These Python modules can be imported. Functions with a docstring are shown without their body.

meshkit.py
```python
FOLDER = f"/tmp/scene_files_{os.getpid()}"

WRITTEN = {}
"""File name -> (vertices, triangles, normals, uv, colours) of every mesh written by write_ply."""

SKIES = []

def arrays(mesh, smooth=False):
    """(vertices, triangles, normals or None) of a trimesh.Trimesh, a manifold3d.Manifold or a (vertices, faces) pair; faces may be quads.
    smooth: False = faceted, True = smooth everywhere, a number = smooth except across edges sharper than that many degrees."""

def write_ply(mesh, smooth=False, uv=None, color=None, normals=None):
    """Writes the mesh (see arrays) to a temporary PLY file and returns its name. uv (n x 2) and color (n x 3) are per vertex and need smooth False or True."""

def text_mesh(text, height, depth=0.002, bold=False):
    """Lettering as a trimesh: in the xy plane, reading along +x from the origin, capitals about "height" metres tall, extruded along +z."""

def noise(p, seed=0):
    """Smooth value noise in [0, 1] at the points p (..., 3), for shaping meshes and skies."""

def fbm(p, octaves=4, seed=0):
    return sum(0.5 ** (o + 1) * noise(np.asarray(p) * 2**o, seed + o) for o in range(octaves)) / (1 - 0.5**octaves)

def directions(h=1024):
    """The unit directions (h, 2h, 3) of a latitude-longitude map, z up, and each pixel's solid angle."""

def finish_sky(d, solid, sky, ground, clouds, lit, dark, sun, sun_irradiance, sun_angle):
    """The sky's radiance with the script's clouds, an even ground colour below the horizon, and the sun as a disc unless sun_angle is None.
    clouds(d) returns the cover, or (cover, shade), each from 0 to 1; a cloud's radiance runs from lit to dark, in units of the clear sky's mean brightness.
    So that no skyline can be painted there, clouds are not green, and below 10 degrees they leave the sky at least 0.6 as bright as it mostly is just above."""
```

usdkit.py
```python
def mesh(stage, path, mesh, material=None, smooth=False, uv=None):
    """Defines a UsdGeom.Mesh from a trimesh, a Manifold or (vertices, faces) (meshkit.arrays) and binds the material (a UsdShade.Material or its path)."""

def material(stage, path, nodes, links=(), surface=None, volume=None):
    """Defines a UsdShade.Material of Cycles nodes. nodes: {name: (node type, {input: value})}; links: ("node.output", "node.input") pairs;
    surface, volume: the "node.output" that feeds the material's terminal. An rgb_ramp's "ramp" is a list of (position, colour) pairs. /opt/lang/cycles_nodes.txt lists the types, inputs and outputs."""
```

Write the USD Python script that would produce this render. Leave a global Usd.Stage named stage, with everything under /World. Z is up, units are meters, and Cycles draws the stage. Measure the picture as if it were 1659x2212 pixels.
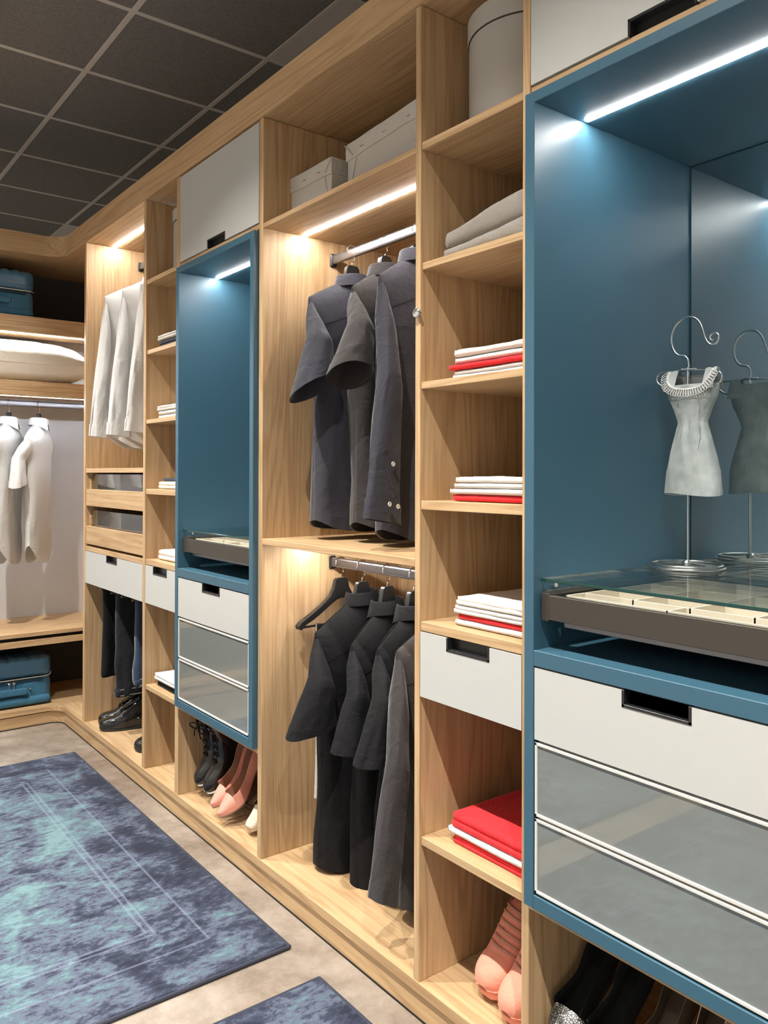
import math
import numpy as np
import trimesh
import manifold3d
import usdkit, meshkit
from shapely.geometry import Polygon, box as sbox
from shapely.ops import unary_union
from pxr import Gf, Sdf, Usd, UsdGeom, UsdLux, UsdShade

# ------------------------------------------------------------------ stage, camera, lamps
stage = Usd.Stage.CreateInMemory()
UsdGeom.SetStageUpAxis(stage, UsdGeom.Tokens.z)
UsdGeom.SetStageMetersPerUnit(stage, 1.0)
world = UsdGeom.Xform.Define(stage, '/World')
stage.SetDefaultPrim(world.GetPrim())
UsdGeom.Scope.Define(stage, '/World/Looks')

W, H = 1659, 2212
F_PX, YAW, PITCH, ROLL, SHIFT_Y = 1743.318, 0.655645, 0.0054596, 0.0028675, -91.05
CAM = np.array([-1.235566, 0.0, 1.291861])
EXPOSURE = 0.0
SPOT = 25000.0          # radiance of the ceiling downlights
LED = 150.0             # radiance of the wardrobe light strips
SPOT_X, SPOT_Z, SPOT_L = -0.988, 3.108, .055
SPOT_Y = [3.42, 2.22, 1.02, -0.18, -1.38]


def camera():
    fw = np.array([math.sin(YAW) * math.cos(PITCH), math.cos(YAW) * math.cos(PITCH), math.sin(PITCH)])
    r = np.array([math.cos(YAW), -math.sin(YAW), 0.0]); u = np.cross(r, fw)
    r2 = r * math.cos(ROLL) + u * math.sin(ROLL); u2 = -r * math.sin(ROLL) + u * math.cos(ROLL)
    c = UsdGeom.Camera.Define(stage, '/World/camera')
    m = Gf.Matrix4d(*r2, 0, *u2, 0, *(-fw), 0, *CAM, 1)
    c.AddTransformOp().Set(m)
    c.CreateHorizontalApertureAttr(36.0); c.CreateVerticalApertureAttr(36.0 * H / W)
    c.CreateFocalLengthAttr(36.0 * F_PX / W)
    c.CreateVerticalApertureOffsetAttr(36.0 * SHIFT_Y / W)
    c.CreateClippingRangeAttr(Gf.Vec2f(0.02, 60)); c.CreateExposureAttr(EXPOSURE)


camera()

# ------------------------------------------------------------------ object helpers
_used, _off = {}, {}


def number(parent, name):
    k = (parent, name); n = _used.get(k, 0); _used[k] = n + 1
    return name if n == 0 else f'{name}_{n:03d}'


def meta(p, label=None, cat=None, group=None, kind=None):
    for k, v in (('label', label), ('category', cat), ('group', group), ('kind', kind)):
        if v: p.SetCustomDataByKey(k, v)
    return p


def thing(name, label, cat, loc=(0, 0, 0), rot=0.0, group=None, kind=None):
    path = '/World/' + number('/World', name)
    x = UsdGeom.Xform.Define(stage, path); x.AddTranslateOp().Set(Gf.Vec3d(*map(float, loc)))
    if rot: x.AddRotateZOp().Set(float(rot))
    _off[path] = np.array(loc, float)
    return meta(x.GetPrim(), label, cat, group, kind)


def tri(m):
    if hasattr(m, 'to_mesh'):
        q = m.to_mesh(); return trimesh.Trimesh(q.vert_properties[:, :3], q.tri_verts, process=False)
    if isinstance(m, (tuple, list)) and len(m) == 2 and isinstance(m[0], np.ndarray):
        v, f, _ = meshkit.arrays(m); return trimesh.Trimesh(v, f, process=False)
    return m


def obj(name, mesh, mat, parent=None, smooth=32, label=None, cat=None, group=None, kind=None, local=False):
    """One mesh; vertices in world coordinates unless local."""
    pp = str(parent.GetPath()) if parent is not None else '/World'
    path = pp + '/' + number(pp, name)
    m = tri(mesh); off = _off.get(pp, np.zeros(3))
    if not local and np.any(off): m = trimesh.Trimesh(m.vertices - off, m.faces, process=False)
    if local: off = np.zeros(3)
    _off[path] = off
    g = usdkit.mesh(stage, path, m, M[mat], smooth=smooth)
    return meta(g.GetPrim(), label, cat, group, kind)


def dup(src, label, loc, rot=0.0, group=None):
    name = src.GetName().rstrip('0123456789').rstrip('_')
    path = '/World/' + number('/World', name)
    x = UsdGeom.Xform.Define(stage, path)
    x.GetPrim().GetReferences().AddInternalReference(src.GetPath())
    x.ClearXformOpOrder()
    x.GetPrim().SetInstanceable(True)
    for op in ('xformOp:translate', 'xformOp:rotateZ'):
        pass
    t = x.GetPrim().CreateAttribute('xformOp:translate', Sdf.ValueTypeNames.Double3); t.Set(Gf.Vec3d(*map(float, loc)))
    r = x.GetPrim().CreateAttribute('xformOp:rotateZ', Sdf.ValueTypeNames.Float); r.Set(float(rot))
    x.GetPrim().CreateAttribute('xformOpOrder', Sdf.ValueTypeNames.TokenArray).Set(['xformOp:translate', 'xformOp:rotateZ'])
    return meta(x.GetPrim(), label, None, group)


# ------------------------------------------------------------------ mesh helpers
def join(*ms):
    return trimesh.util.concatenate([tri(m) for m in ms])


def box(x0, x1, y0, y1, z0, z1, b=0.0012):
    lo, hi = np.minimum((x0, y0, z0), (x1, y1, z1)), np.maximum((x0, y0, z0), (x1, y1, z1))
    b = min(b, *(0.45 * (hi - lo)))
    if b <= 0: return trimesh.creation.box(bounds=[lo, hi])
    p = []
    for i in range(8):
        s = [(i >> k) & 1 for k in range(3)]
        c = np.where(s, hi, lo); d = np.where(s, -b, b)
        for k in range(3):
            q = c + d; q[k] = c[k]; p.append(q)
    return tri(manifold3d.Manifold.hull_points(np.array(p)))


def loft(rings, cap0=True, cap1=True):
    R = np.asarray(rings, float); k, n = R.shape[:2]
    v = R.reshape(-1, 3); f = []
    j = np.arange(n); j2 = (j + 1) % n
    for i in range(k - 1):
        a, b = i * n + j, i * n + j2; c, d = (i + 1) * n + j2, (i + 1) * n + j
        f.append(np.stack([a, b, c], 1)); f.append(np.stack([a, c, d], 1))
    extra = []
    if cap0:
        ci = len(v) + len(extra); extra.append(R[0].mean(0)); f.append(np.stack([np.full(n, ci), j2, j], 1))
    if cap1:
        ci = len(v) + len(extra); extra.append(R[-1].mean(0)); f.append(np.stack([np.full(n, ci), (k - 1) * n + j, (k - 1) * n + j2], 1))
    if extra: v = np.vstack([v, extra])
    return trimesh.Trimesh(v, np.vstack(f), process=False)


def grid(P):
    P = np.asarray(P, float); a, b = P.shape[:2]; i, j = np.meshgrid(np.arange(a - 1), np.arange(b - 1), indexing='ij')
    q = (i * b + j).ravel()
    return trimesh.Trimesh(P.reshape(-1, 3), np.vstack([np.stack([q, q + b, q + b + 1], 1), np.stack([q, q + b + 1, q + 1], 1)]), process=False)


def tube(path, r, n=10, closed=False):
    P = np.asarray(path, float); k = len(P); r = np.broadcast_to(r, k)
    T = np.gradient(P, axis=0) if not closed else np.roll(P, -1, 0) - np.roll(P, 1, 0)
    T /= np.linalg.norm(T, axis=1, keepdims=True) + 1e-12
    a = np.array([0, 0, 1.0]) if abs(T[0][2]) < .9 else np.array([1.0, 0, 0])
    nrm = a - T[0] * (a @ T[0]); nrm /= np.linalg.norm(nrm)
    t = np.linspace(0, 2 * np.pi, n, endpoint=False); rings = []
    for i in range(k):
        nrm = nrm - T[i] * (nrm @ T[i]); nrm /= np.linalg.norm(nrm); bi = np.cross(T[i], nrm)
        rings.append(P[i] + r[i] * (np.cos(t)[:, None] * nrm + np.sin(t)[:, None] * bi))
    if closed: rings.append(rings[0]); return loft(rings, False, False)
    return loft(rings)


def smoothpath(pts, n=40):
    from scipy.interpolate import CubicSpline
    p = np.asarray(pts, float); d = np.r_[0, np.cumsum(np.linalg.norm(np.diff(p, axis=0), axis=1))]
    return CubicSpline(d, p)(np.linspace(0, d[-1], n))


def lathe(prof, c, n=56):
    t = np.linspace(0, 2 * np.pi, n, endpoint=False)
    return loft([[(c[0] + r * math.cos(a), c[1] + r * math.sin(a), c[2] + z) for a in t] for r, z in prof])


def prism(poly, z0, z1):
    m = trimesh.creation.extrude_polygon(poly, z1 - z0, engine='earcut'); m.apply_translation([0, 0, z0]); return m


def nz(p, s, seed=0):
    return meshkit.fbm(np.asarray(p) * s, 3, seed) - .5


def soft_box(x0, x1, y0, y1, z0, z1, r, R=None, amp=0.0, scale=12, seed=0, step=.012, fold=0.0):
    """A rounded, slightly uneven cushion-like slab."""
    lo, hi = np.array([x0, y0, z0], float), np.array([x1, y1, z1], float)
    n = [int(max(3, min(46, math.ceil((hi[k] - lo[k]) / step)))) for k in range(3)]
    ms = []
    for ax in range(3):
        o = [k for k in range(3) if k != ax]
        for side in (0, 1):
            a = np.linspace(lo[o[0]], hi[o[0]], n[o[0]]); b = np.linspace(lo[o[1]], hi[o[1]], n[o[1]])
            P = np.zeros((len(a), len(b), 3)); P[..., o[0]] = a[:, None]; P[..., o[1]] = b[None]; P[..., ax] = (lo, hi)[side][ax]
            g = grid(P)
            if (side == 1) != (ax != 1): g.faces = g.faces[:, ::-1]
            ms.append(g)
    m = trimesh.util.concatenate(ms); m.merge_vertices(digits_vertex=6)
    v = np.array(m.vertices)
    R = R if R is not None else r
    q = np.clip(v, lo + [R, R, 0], hi - [R, R, 0]); d = (v - q)[:, :2]; l = np.linalg.norm(d, axis=1)
    mm = np.abs(d).max(1)
    s = np.where(l > R, R / np.maximum(l, 1e-9), 1.0)
    v[:, :2] = q[:, :2] + d * s[:, None]
    rr = np.array([r, r, min(r, .5 * (hi[2] - lo[2]))])
    q = np.clip(v, lo + rr, hi - rr); d = (v - q) / rr; l = np.linalg.norm(d, axis=1)
    v = np.where((l > 1)[:, None], q + d / np.maximum(l, 1e-9)[:, None] * rr, v)
    if amp:
        k = amp * (nz(v, scale, seed) * 2)
        up = (v[:, 2] - lo[2]) / (hi[2] - lo[2])
        v[:, 2] += k * np.clip(up, 0, 1)
        v[:, 0] += .6 * amp * 2 * nz(v, scale * .8, seed + 5); v[:, 1] += .6 * amp * 2 * nz(v, scale * .8, seed + 9)
    out = trimesh.Trimesh(v, m.faces, process=False)
    return out


def xf(m, A, t):
    m = tri(m); return trimesh.Trimesh(np.asarray(m.vertices) @ np.asarray(A).T + np.asarray(t), m.faces, process=False)


def rail(p0, p1, hw=.0075, hh=.0155, n=18):
    """Oval hanging rail between two points, hw sideways, hh up."""
    p0, p1 = np.array(p0, float), np.array(p1, float); d = (p1 - p0) / np.linalg.norm(p1 - p0); s = np.cross(d, [0, 0, 1.0])
    t = np.linspace(0, 2 * np.pi, n, endpoint=False)
    e = lambda c: np.sign(c) * np.abs(c) ** .55
    return loft([p + hw * e(np.cos(t))[:, None] * s + hh * e(np.sin(t))[:, None] * np.array([0, 0, 1.0]) for p in (p0, p1)])


# ------------------------------------------------------------------ materials
M = {}


def mat(name, nodes, links=(), surface='p.BSDF'):
    M[name] = usdkit.material(stage, '/World/Looks/' + name, nodes, links, surface)


def plain(name, col, rough=.5, **k):
    mat(name, {'p': ('principled_bsdf', dict(base_color=col, roughness=rough, **k))})


def wood(name, scale, cols):
    mat(name, {'g': ('geometry', {}), 'm': ('mapping', dict(scale=scale)),
               'n': ('noise_texture', dict(scale=6.0, detail=3.0, roughness=.45, distortion=.5)),
               'mul': ('math', dict(math_type='multiply', value2=120.0)), 'sin': ('math', dict(math_type='sine')),
               'mr': ('map_range', dict(from_min=-1.0, from_max=1.0, to_min=0.0, to_max=1.0)),
               'pw': ('math', dict(math_type='power', value2=2.6)),
               'f': ('noise_texture', dict(scale=120.0, detail=4.0, roughness=.62)),
               'b': ('noise_texture', dict(scale=2.6, detail=2.0)),
               'r': ('rgb_ramp', {'ramp': [(.25, cols[0]), (.55, cols[1]), (.8, cols[2])]}),
               'dk': ('mix_color', dict(blend_type='multiply', b=(.60, .49, .39))),
               'fa': ('math', dict(math_type='multiply', value2=.42)),
               'br': ('rgb_ramp', {'ramp': [(.3, (.88, .86, .84)), (.7, (1.06, 1.06, 1.06))]}),
               'mx': ('mix_color', dict(blend_type='multiply', fac=1.0, use_clamp=False)),
               'bu': ('bump', dict(strength=.08, distance=.002)),
               'p': ('principled_bsdf', dict(roughness=.46, specular_ior_level=.35))},
        [('g.position', 'm.vector'), ('m.vector', 'n.vector'), ('m.vector', 'f.vector'), ('m.vector', 'b.vector'),
         ('n.fac', 'mul.value1'), ('mul.value', 'sin.value1'), ('sin.value', 'mr.value'), ('mr.result', 'pw.value1'), ('pw.value', 'fa.value1'),
         ('f.fac', 'r.fac'), ('r.color', 'dk.a'), ('fa.value', 'dk.fac'), ('b.fac', 'br.fac'), ('br.color', 'mx.b'), ('dk.result', 'mx.a'),
         ('mx.result', 'p.base_color'), ('f.fac', 'bu.height'), ('bu.normal', 'p.normal')])


OAK = [(.48, .315, .165), (.575, .395, .22), (.655, .465, .275)]
wood('oak_upright', (1.0, 1.0, .045), OAK)
wood('oak_along', (1.0, .045, 1.0), OAK)
wood('oak_across', (.045, 1.0, 1.0), OAK)


def cloth(name, col, sheen=.25, rough=.85, amt=.12, scale=420, trans=0.0, wrinkle=.42):
    nodes = {'g': ('geometry', {}), 'n': ('noise_texture', dict(scale=scale, detail=2.0)), 'n2': ('noise_texture', dict(scale=15.0, detail=4.0, roughness=.55, distortion=1.4)),
             'bu': ('bump', dict(strength=amt, distance=.0012)), 'bu2': ('bump', dict(strength=wrinkle, distance=.012)),
             'p': ('principled_bsdf', dict(base_color=col, roughness=rough, sheen_weight=sheen, sheen_roughness=.4, specular_ior_level=.2))}
    links = [('g.position', 'n.vector'), ('g.position', 'n2.vector'), ('n.fac', 'bu.height'), ('n2.fac', 'bu2.height'), ('bu2.normal', 'bu.normal'), ('bu.normal', 'p.normal')]
    s = 'p.BSDF'
    if trans:
        nodes['t'] = ('translucent_bsdf', dict(color=col)); nodes['mx'] = ('mix_closure', dict(fac=trans))
        links += [('p.BSDF', 'mx.closure1'), ('t.BSDF', 'mx.closure2')]; s = 'mx.closure'
    mat(name, nodes, links, s)


cloth('dark_cloth', (.042, .042, .054), .28)
cloth('black_cloth', (.007, .007, .008), .02)
cloth('charcoal_cloth', (.042, .038, .038), .22)
cloth('white_cloth', (.80, .79, .77), .1, trans=.25)
cloth('off_white', (.78, .74, .69), .1)
cloth('pale_grey_cloth', (.60, .58, .55), .1)
cloth('red_cloth', (.75, .028, .035), .12)
cloth('navy_cloth', (.035, .038, .055), .15)
cloth('grey_knit', (.30, .275, .245), .3, amt=.6, scale=160)
cloth('pillow_cloth', (.74, .68, .58), .1)
cloth('black_denim', (.016, .017, .019), .15, amt=.4)
cloth('blue_denim', (.030, .045, .080), .2, amt=.4)
cloth('linen_box', (.56, .54, .50), .05, amt=.5, scale=300)
cloth('case_fabric', (.045, .155, .255), .15, rough=.6)
cloth('case_dark', (.012, .035, .055), .1, rough=.6)
cloth('black_bag', (.006, .006, .006), .02, rough=.7)
cloth('panel_fabric', (.60, .60, .62), .05, amt=.3, scale=500, wrinkle=.04)
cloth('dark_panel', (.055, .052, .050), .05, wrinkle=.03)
cloth('suede_black', (.008, .009, .009), .1)
cloth('knit_pink', (.80, .30, .21), .15, amt=.4, scale=300)
plain('case_shell', (.055, .15, .25), .3)
plain('blue_lacquer', (.038, .106, .156), .44)
plain('pale_lacquer', (.50, .505, .485), .38)
plain('pale_frame', (.62, .61, .56), .3)
plain('grey_glass', (.185, .200, .190), .03, specular_ior_level=.8, coat_weight=.3)
plain('black_plastic', (.014, .015, .016), .3)
plain('black_gap', (.004, .004, .004), .8)
plain('chrome', (.82, .82, .82), .16, metallic=1.0)
plain('steel', (.70, .72, .72), .24, metallic=1.0)
plain('rail_metal', (.20, .20, .215), .35, metallic=.85)
plain('bronze', (.072, .063, .052), .4, metallic=.5)
plain('tray_lining', (.60, .52, .42), .7)
plain('mirror', (.80, .86, .86), .0, metallic=1.0)
plain('dark_glass', (.025, .025, .027), .05, specular_ior_level=1.0, coat_weight=1.0)
plain('shiny_black', (.010, .010, .010), .16, coat_weight=.3)
plain('sole_black', (.018, .018, .018), .5)
plain('sole_white', (.66, .62, .55), .5)
plain('patent_pink', (.80, .33, .25), .12, coat_weight=.6)
plain('leather_tan', (.36, .19, .12), .45)
plain('lining_pink', (.52, .25, .17), .5)
plain('beige_shoe', (.60, .50, .38), .55)
plain('brown_insole', (.090, .065, .045), .6)
plain('wall_paint', (.54, .525, .50), .8)
plain('wall_dark', (.55, .52, .48), .85)
plain('ceiling_grid', (.52, .49, .45), .6)
plain('white_tile', (.50, .47, .45), .7)
plain('stitch', (.5, .5, .5), .6)
plain('button_white', (.72, .68, .62), .4)
plain('hat_box', (.42, .40, .36), .6)
mat('led', {'e': ('emission', dict(color=(1.0, .965, .93), strength=LED))}, surface='e.emission')
mat('led_cool', {'e': ('emission', dict(color=(.84, .92, 1.0), strength=LED * 1.35))}, surface='e.emission')
mat('ceiling_tile', {'g': ('geometry', {}), 'n': ('noise_texture', dict(scale=90.0, detail=3.0)), 'r': ('rgb_ramp', {'ramp': [(.3, (.130, .123, .118)), (.7, (.185, .176, .168))]}),
                     'p': ('principled_bsdf', dict(roughness=.9))}, [('g.position', 'n.vector'), ('n.fac', 'r.fac'), ('r.color', 'p.base_color')])
mat('pane', {'t': ('transparent_bsdf', dict(color=(.93, .965, .955))), 'gl': ('glossy_bsdf', dict(color=(1, 1, 1), roughness=.0)), 'fr': ('fresnel', dict(IOR=1.32)), 'mx': ('mix_closure', {}), 'h': ('math', dict(math_type='multiply', value2=.68))},
    [('fr.fac', 'h.value1'), ('h.value', 'mx.fac'), ('t.BSDF', 'mx.closure1'), ('gl.BSDF', 'mx.closure2')], 'mx.closure')
plain('glass_edge', (.010, .045, .040), .1)
mat('floor_stone', {'g': ('geometry', {}), 'a': ('noise_texture', dict(scale=1.6, detail=6.0, roughness=.62, distortion=.6)), 'b': ('noise_texture', dict(scale=9.0, detail=5.0, roughness=.7)),
                    'r': ('rgb_ramp', {'ramp': [(.30, (.175, .135, .105)), (.48, (.26, .215, .175)), (.62, (.33, .285, .24)), (.75, (.40, .355, .31))]}),
                    'r2': ('rgb_ramp', {'ramp': [(.35, (.80, .78, .76)), (.6, (1.05, 1.05, 1.05)), (.78, (1.25, 1.25, 1.27))]}),
                    'mx': ('mix_color', dict(blend_type='multiply', fac=1.0, use_clamp=False)), 'mr': ('map_range', dict(from_min=.3, from_max=.7, to_min=.22, to_max=.42)),
                    'p': ('principled_bsdf', dict(specular_ior_level=.45))},
    [('g.position', 'a.vector'), ('g.position', 'b.vector'), ('a.fac', 'r.fac'), ('b.fac', 'r2.fac'), ('r.color', 'mx.a'), ('r2.color', 'mx.b'), ('mx.result', 'p.base_color'), ('b.fac', 'mr.value'), ('mr.result', 'p.roughness')])


def rug_material(name, x0, x1, y0, y1):
    """Worn oriental pattern in navy, violet-grey and teal, with border stripes along the edges."""
    V = dict
    cx, cy = (x0 + x1) / 2, (y0 + y1) / 2
    nodes = {
        'g': ('geometry', {}), 's': ('separate_xyz', {}),
        'wn': ('noise_texture', V(scale=9.0, detail=3.0)), 'wv': ('vector_math', V(vector_math_type='scale')) if False else ('mapping', V(scale=(1, 1, 1))),
        'dx': ('math', V(math_type='subtract', value2=cx)), 'adx': ('math', V(math_type='absolute')), 'ex': ('math', V(math_type='subtract', value1=(x1 - x0) / 2)),
        'dy': ('math', V(math_type='subtract', value2=cy)), 'ady': ('math', V(math_type='absolute')), 'ey': ('math', V(math_type='subtract', value1=(y1 - y0) / 2)),
        'e': ('math', V(math_type='minimum')),
        'big': ('noise_texture', V(scale=3.2, detail=3.0, distortion=1.2)),
        'mid': ('noise_texture', V(scale=20.0, detail=4.0, roughness=.65, distortion=1.0)),
        'fine': ('noise_texture', V(scale=60.0, detail=5.0, roughness=.78)),
        'vor': ('voronoi_texture', V(scale=2.7, feature='smooth_f1', smoothness=.6)), 'vm': ('math', V(math_type='multiply', value2=26.0)), 'vs': ('math', V(math_type='sine')),
        'sum1': ('math', V(math_type='multiply_add', value2=.70)), 'sum2': ('math', V(math_type='multiply_add', value2=1.0)), 'sum3': ('math', V(math_type='multiply_add', value2=.035)),
        'bd': ('rgb_ramp', {'ramp': [(0, (.0, 0, 0)), (.09, (.02, .02, .02)), (.16, (.40, .40, .40)), (.26, (.62, .62, .62)), (.40, (1, 1, 1))]}),
        'bm': ('math', V(math_type='multiply', value2=1.0)),
        'ramp': ('rgb_ramp', {'ramp': [(.50, (.016, .019, .034)), (.66, (.036, .044, .070)), (.74, (.085, .096, .140)), (.80, (.074, .105, .135)), (.90, (.095, .160, .180)), (1.0, (.125, .205, .220))]}),
        'ln': ('rgb_ramp', {'interpolate': False, 'ramp': [(0, (0, 0, 0)), (.155, (1, 1, 1)), (.163, (0, 0, 0)), (.265, (1, 1, 1)), (.272, (0, 0, 0)), (.284, (1, 1, 1)), (.291, (0, 0, 0))]}),
        'lf': ('math', V(math_type='multiply', value2=.3)),
        'lm': ('mix_color', V(b=(.21, .24, .33))),
        'bl': ('map_range', V(from_min=0.0, from_max=.34, to_min=.80, to_max=1.0, clamp=True)), 'tot': ('math', V(math_type='multiply')),
        'bu': ('bump', V(strength=.3, distance=.003)),
        'p': ('principled_bsdf', V(roughness=.95, sheen_weight=.1, specular_ior_level=.1))}
    nodes.pop('wv')
    links = [('g.position', 's.vector'), ('s.x', 'dx.value1'), ('dx.value', 'adx.value1'), ('adx.value', 'ex.value2'), ('s.y', 'dy.value1'), ('dy.value', 'ady.value1'), ('ady.value', 'ey.value2'),
             ('ex.value', 'e.value1'), ('ey.value', 'e.value2')]
    for n in ('big', 'mid', 'fine', 'vor'): links.append(('map.vector' if n in ('mid', 'fine') else 'g.position', n + '.vector'))
    links += [('vor.distance', 'vm.value1'), ('vm.value', 'vs.value1'),
              ('mid.fac', 'sum1.value1'), ('big.fac', 'sum1.value3'), ('fine.fac', 'sum2.value1'), ('sum1.value', 'sum2.value3'), ('vs.value', 'sum3.value1'), ('sum2.value', 'sum3.value3')]
    nodes['off'] = ('math', V(math_type='subtract', value2=.565)); nodes['map'] = ('mapping', V(scale=(.55, 1.0, 1.0)))
    links.append(('g.position', 'map.vector'))
    links += [('sum3.value', 'off.value1'), ('off.value', 'tot.value1'), ('e.value', 'bl.value'), ('bl.result', 'tot.value2'), ('tot.value', 'ramp.fac'),
              ('e.value', 'ln.fac'), ('ln.color', 'lf.value1'), ('lf.value', 'lm.fac'), ('ramp.color', 'lm.a'), ('lm.result', 'p.base_color'), ('fine.fac', 'bu.height'), ('bu.normal', 'p.normal')]
    nodes = {k: v for k, v in nodes.items() if k not in ('bd', 'bm', 'wn')}
    mat(name, nodes, links)


RUG1 = (-1.72, -.094, 1.90, 3.815); RUG2 = (-1.72, -.105, -.17, 1.735)
rug_material('rug_pattern_far', *RUG1); rug_material('rug_pattern_near', *RUG2)
mat('snake', {'g': ('geometry', {}), 'v': ('voronoi_texture', dict(scale=230.0, feature='distance_to_edge')), 'n': ('noise_texture', dict(scale=28.0, detail=3.0)),
              'r': ('rgb_ramp', {'ramp': [(0, (.02, .02, .02)), (.12, (.06, .06, .055)), (.2, (.66, .64, .58))]}), 'r2': ('rgb_ramp', {'ramp': [(.42, (.04, .04, .04)), (.52, (1, 1, 1))]}),
              'mx': ('mix_color', dict(blend_type='multiply', fac=.85)), 'p': ('principled_bsdf', dict(roughness=.35))},
    [('g.position', 'v.vector'), ('g.position', 'n.vector'), ('v.distance', 'r.fac'), ('n.fac', 'r2.fac'), ('r.color', 'mx.a'), ('r2.color', 'mx.b'), ('mx.result', 'p.base_color')])
mat('dress_weave', {'g': ('geometry', {}), 'w': ('wave_texture', dict(scale=420.0, bands_direction='z', distortion=1.5, detail=1.0)), 'w2': ('wave_texture', dict(scale=420.0, bands_direction='y', distortion=1.5, detail=1.0)),
                    'n': ('noise_texture', dict(scale=30.0, detail=3.0)), 'r': ('rgb_ramp', {'ramp': [(.3, (.31, .35, .345)), (.7, (.46, .50, .49))]}), 'a': ('math', dict(math_type='add')), 'bu': ('bump', dict(strength=.35, distance=.001)),
                    'p': ('principled_bsdf', dict(roughness=.55, metallic=.25, sheen_weight=.2))},
    [('g.position', 'w.vector'), ('g.position', 'w2.vector'), ('g.position', 'n.vector'), ('n.fac', 'r.fac'), ('r.color', 'p.base_color'), ('w.fac', 'a.value1'), ('w2.fac', 'a.value2'), ('a.value', 'bu.height'), ('bu.normal', 'p.normal')])

# ------------------------------------------------------------------ the room
CZ = 3.117
struct = dict(kind='structure')
obj('floor', box(-3.3, 1.3, -2.2, 7.2, -.1, 0, 0), 'floor_stone', **struct)
obj('wall_back', box(1.2, 1.3, -2.2, 7.2, 0, CZ, 0), 'wall_dark', **struct)
obj('wall_front', box(-3.3, -3.2, -2.2, 7.2, 0, CZ, 0), 'wall_paint', **struct)
obj('wall_right', box(-3.2, 1.2, -2.2, -2.1, 0, CZ, 0), 'wall_paint', **struct)
obj('wall_left', box(-3.2, 1.2, 7.1, 7.2, 0, CZ, 0), 'wall_dark', **struct)
ceil = thing('ceiling', None, None, (0, 0, CZ), kind='structure')
obj('ceiling_slab', box(-3.3, 1.3, -2.2, 7.2, CZ + .02, CZ + .1, 0), 'ceiling_tile', ceil)
GX = [-.088 + .6 * i for i in range(-5, 3)]; GY = [3.12 + .597 * i for i in range(-8, 7)]
for i in range(len(GX) - 1):
    for j in range(len(GY) - 1):
        white = abs(GX[i] - .512) < .01 and (abs(GY[j + 1] - 3.12) < .01 or GY[j] > 6.05)
        obj('ceiling_tile', box(GX[i] + .008, GX[i + 1] - .008, GY[j] + .008, GY[j + 1] - .008, CZ - .002, CZ + .016, .004), 'white_tile' if white else 'ceiling_tile', ceil,
            label='pale ceiling tile' if white else None)
for x in GX: obj('grid_bar', box(x - .012, x + .012, -2.1, 7.1, CZ - .004, CZ + .004, .001), 'ceiling_grid', ceil)
for y in GY: obj('grid_bar', box(-3.2, 1.2, y - .0119, y + .0119, CZ - .0042, CZ + .0038, .001), 'ceiling_grid', ceil)

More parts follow.
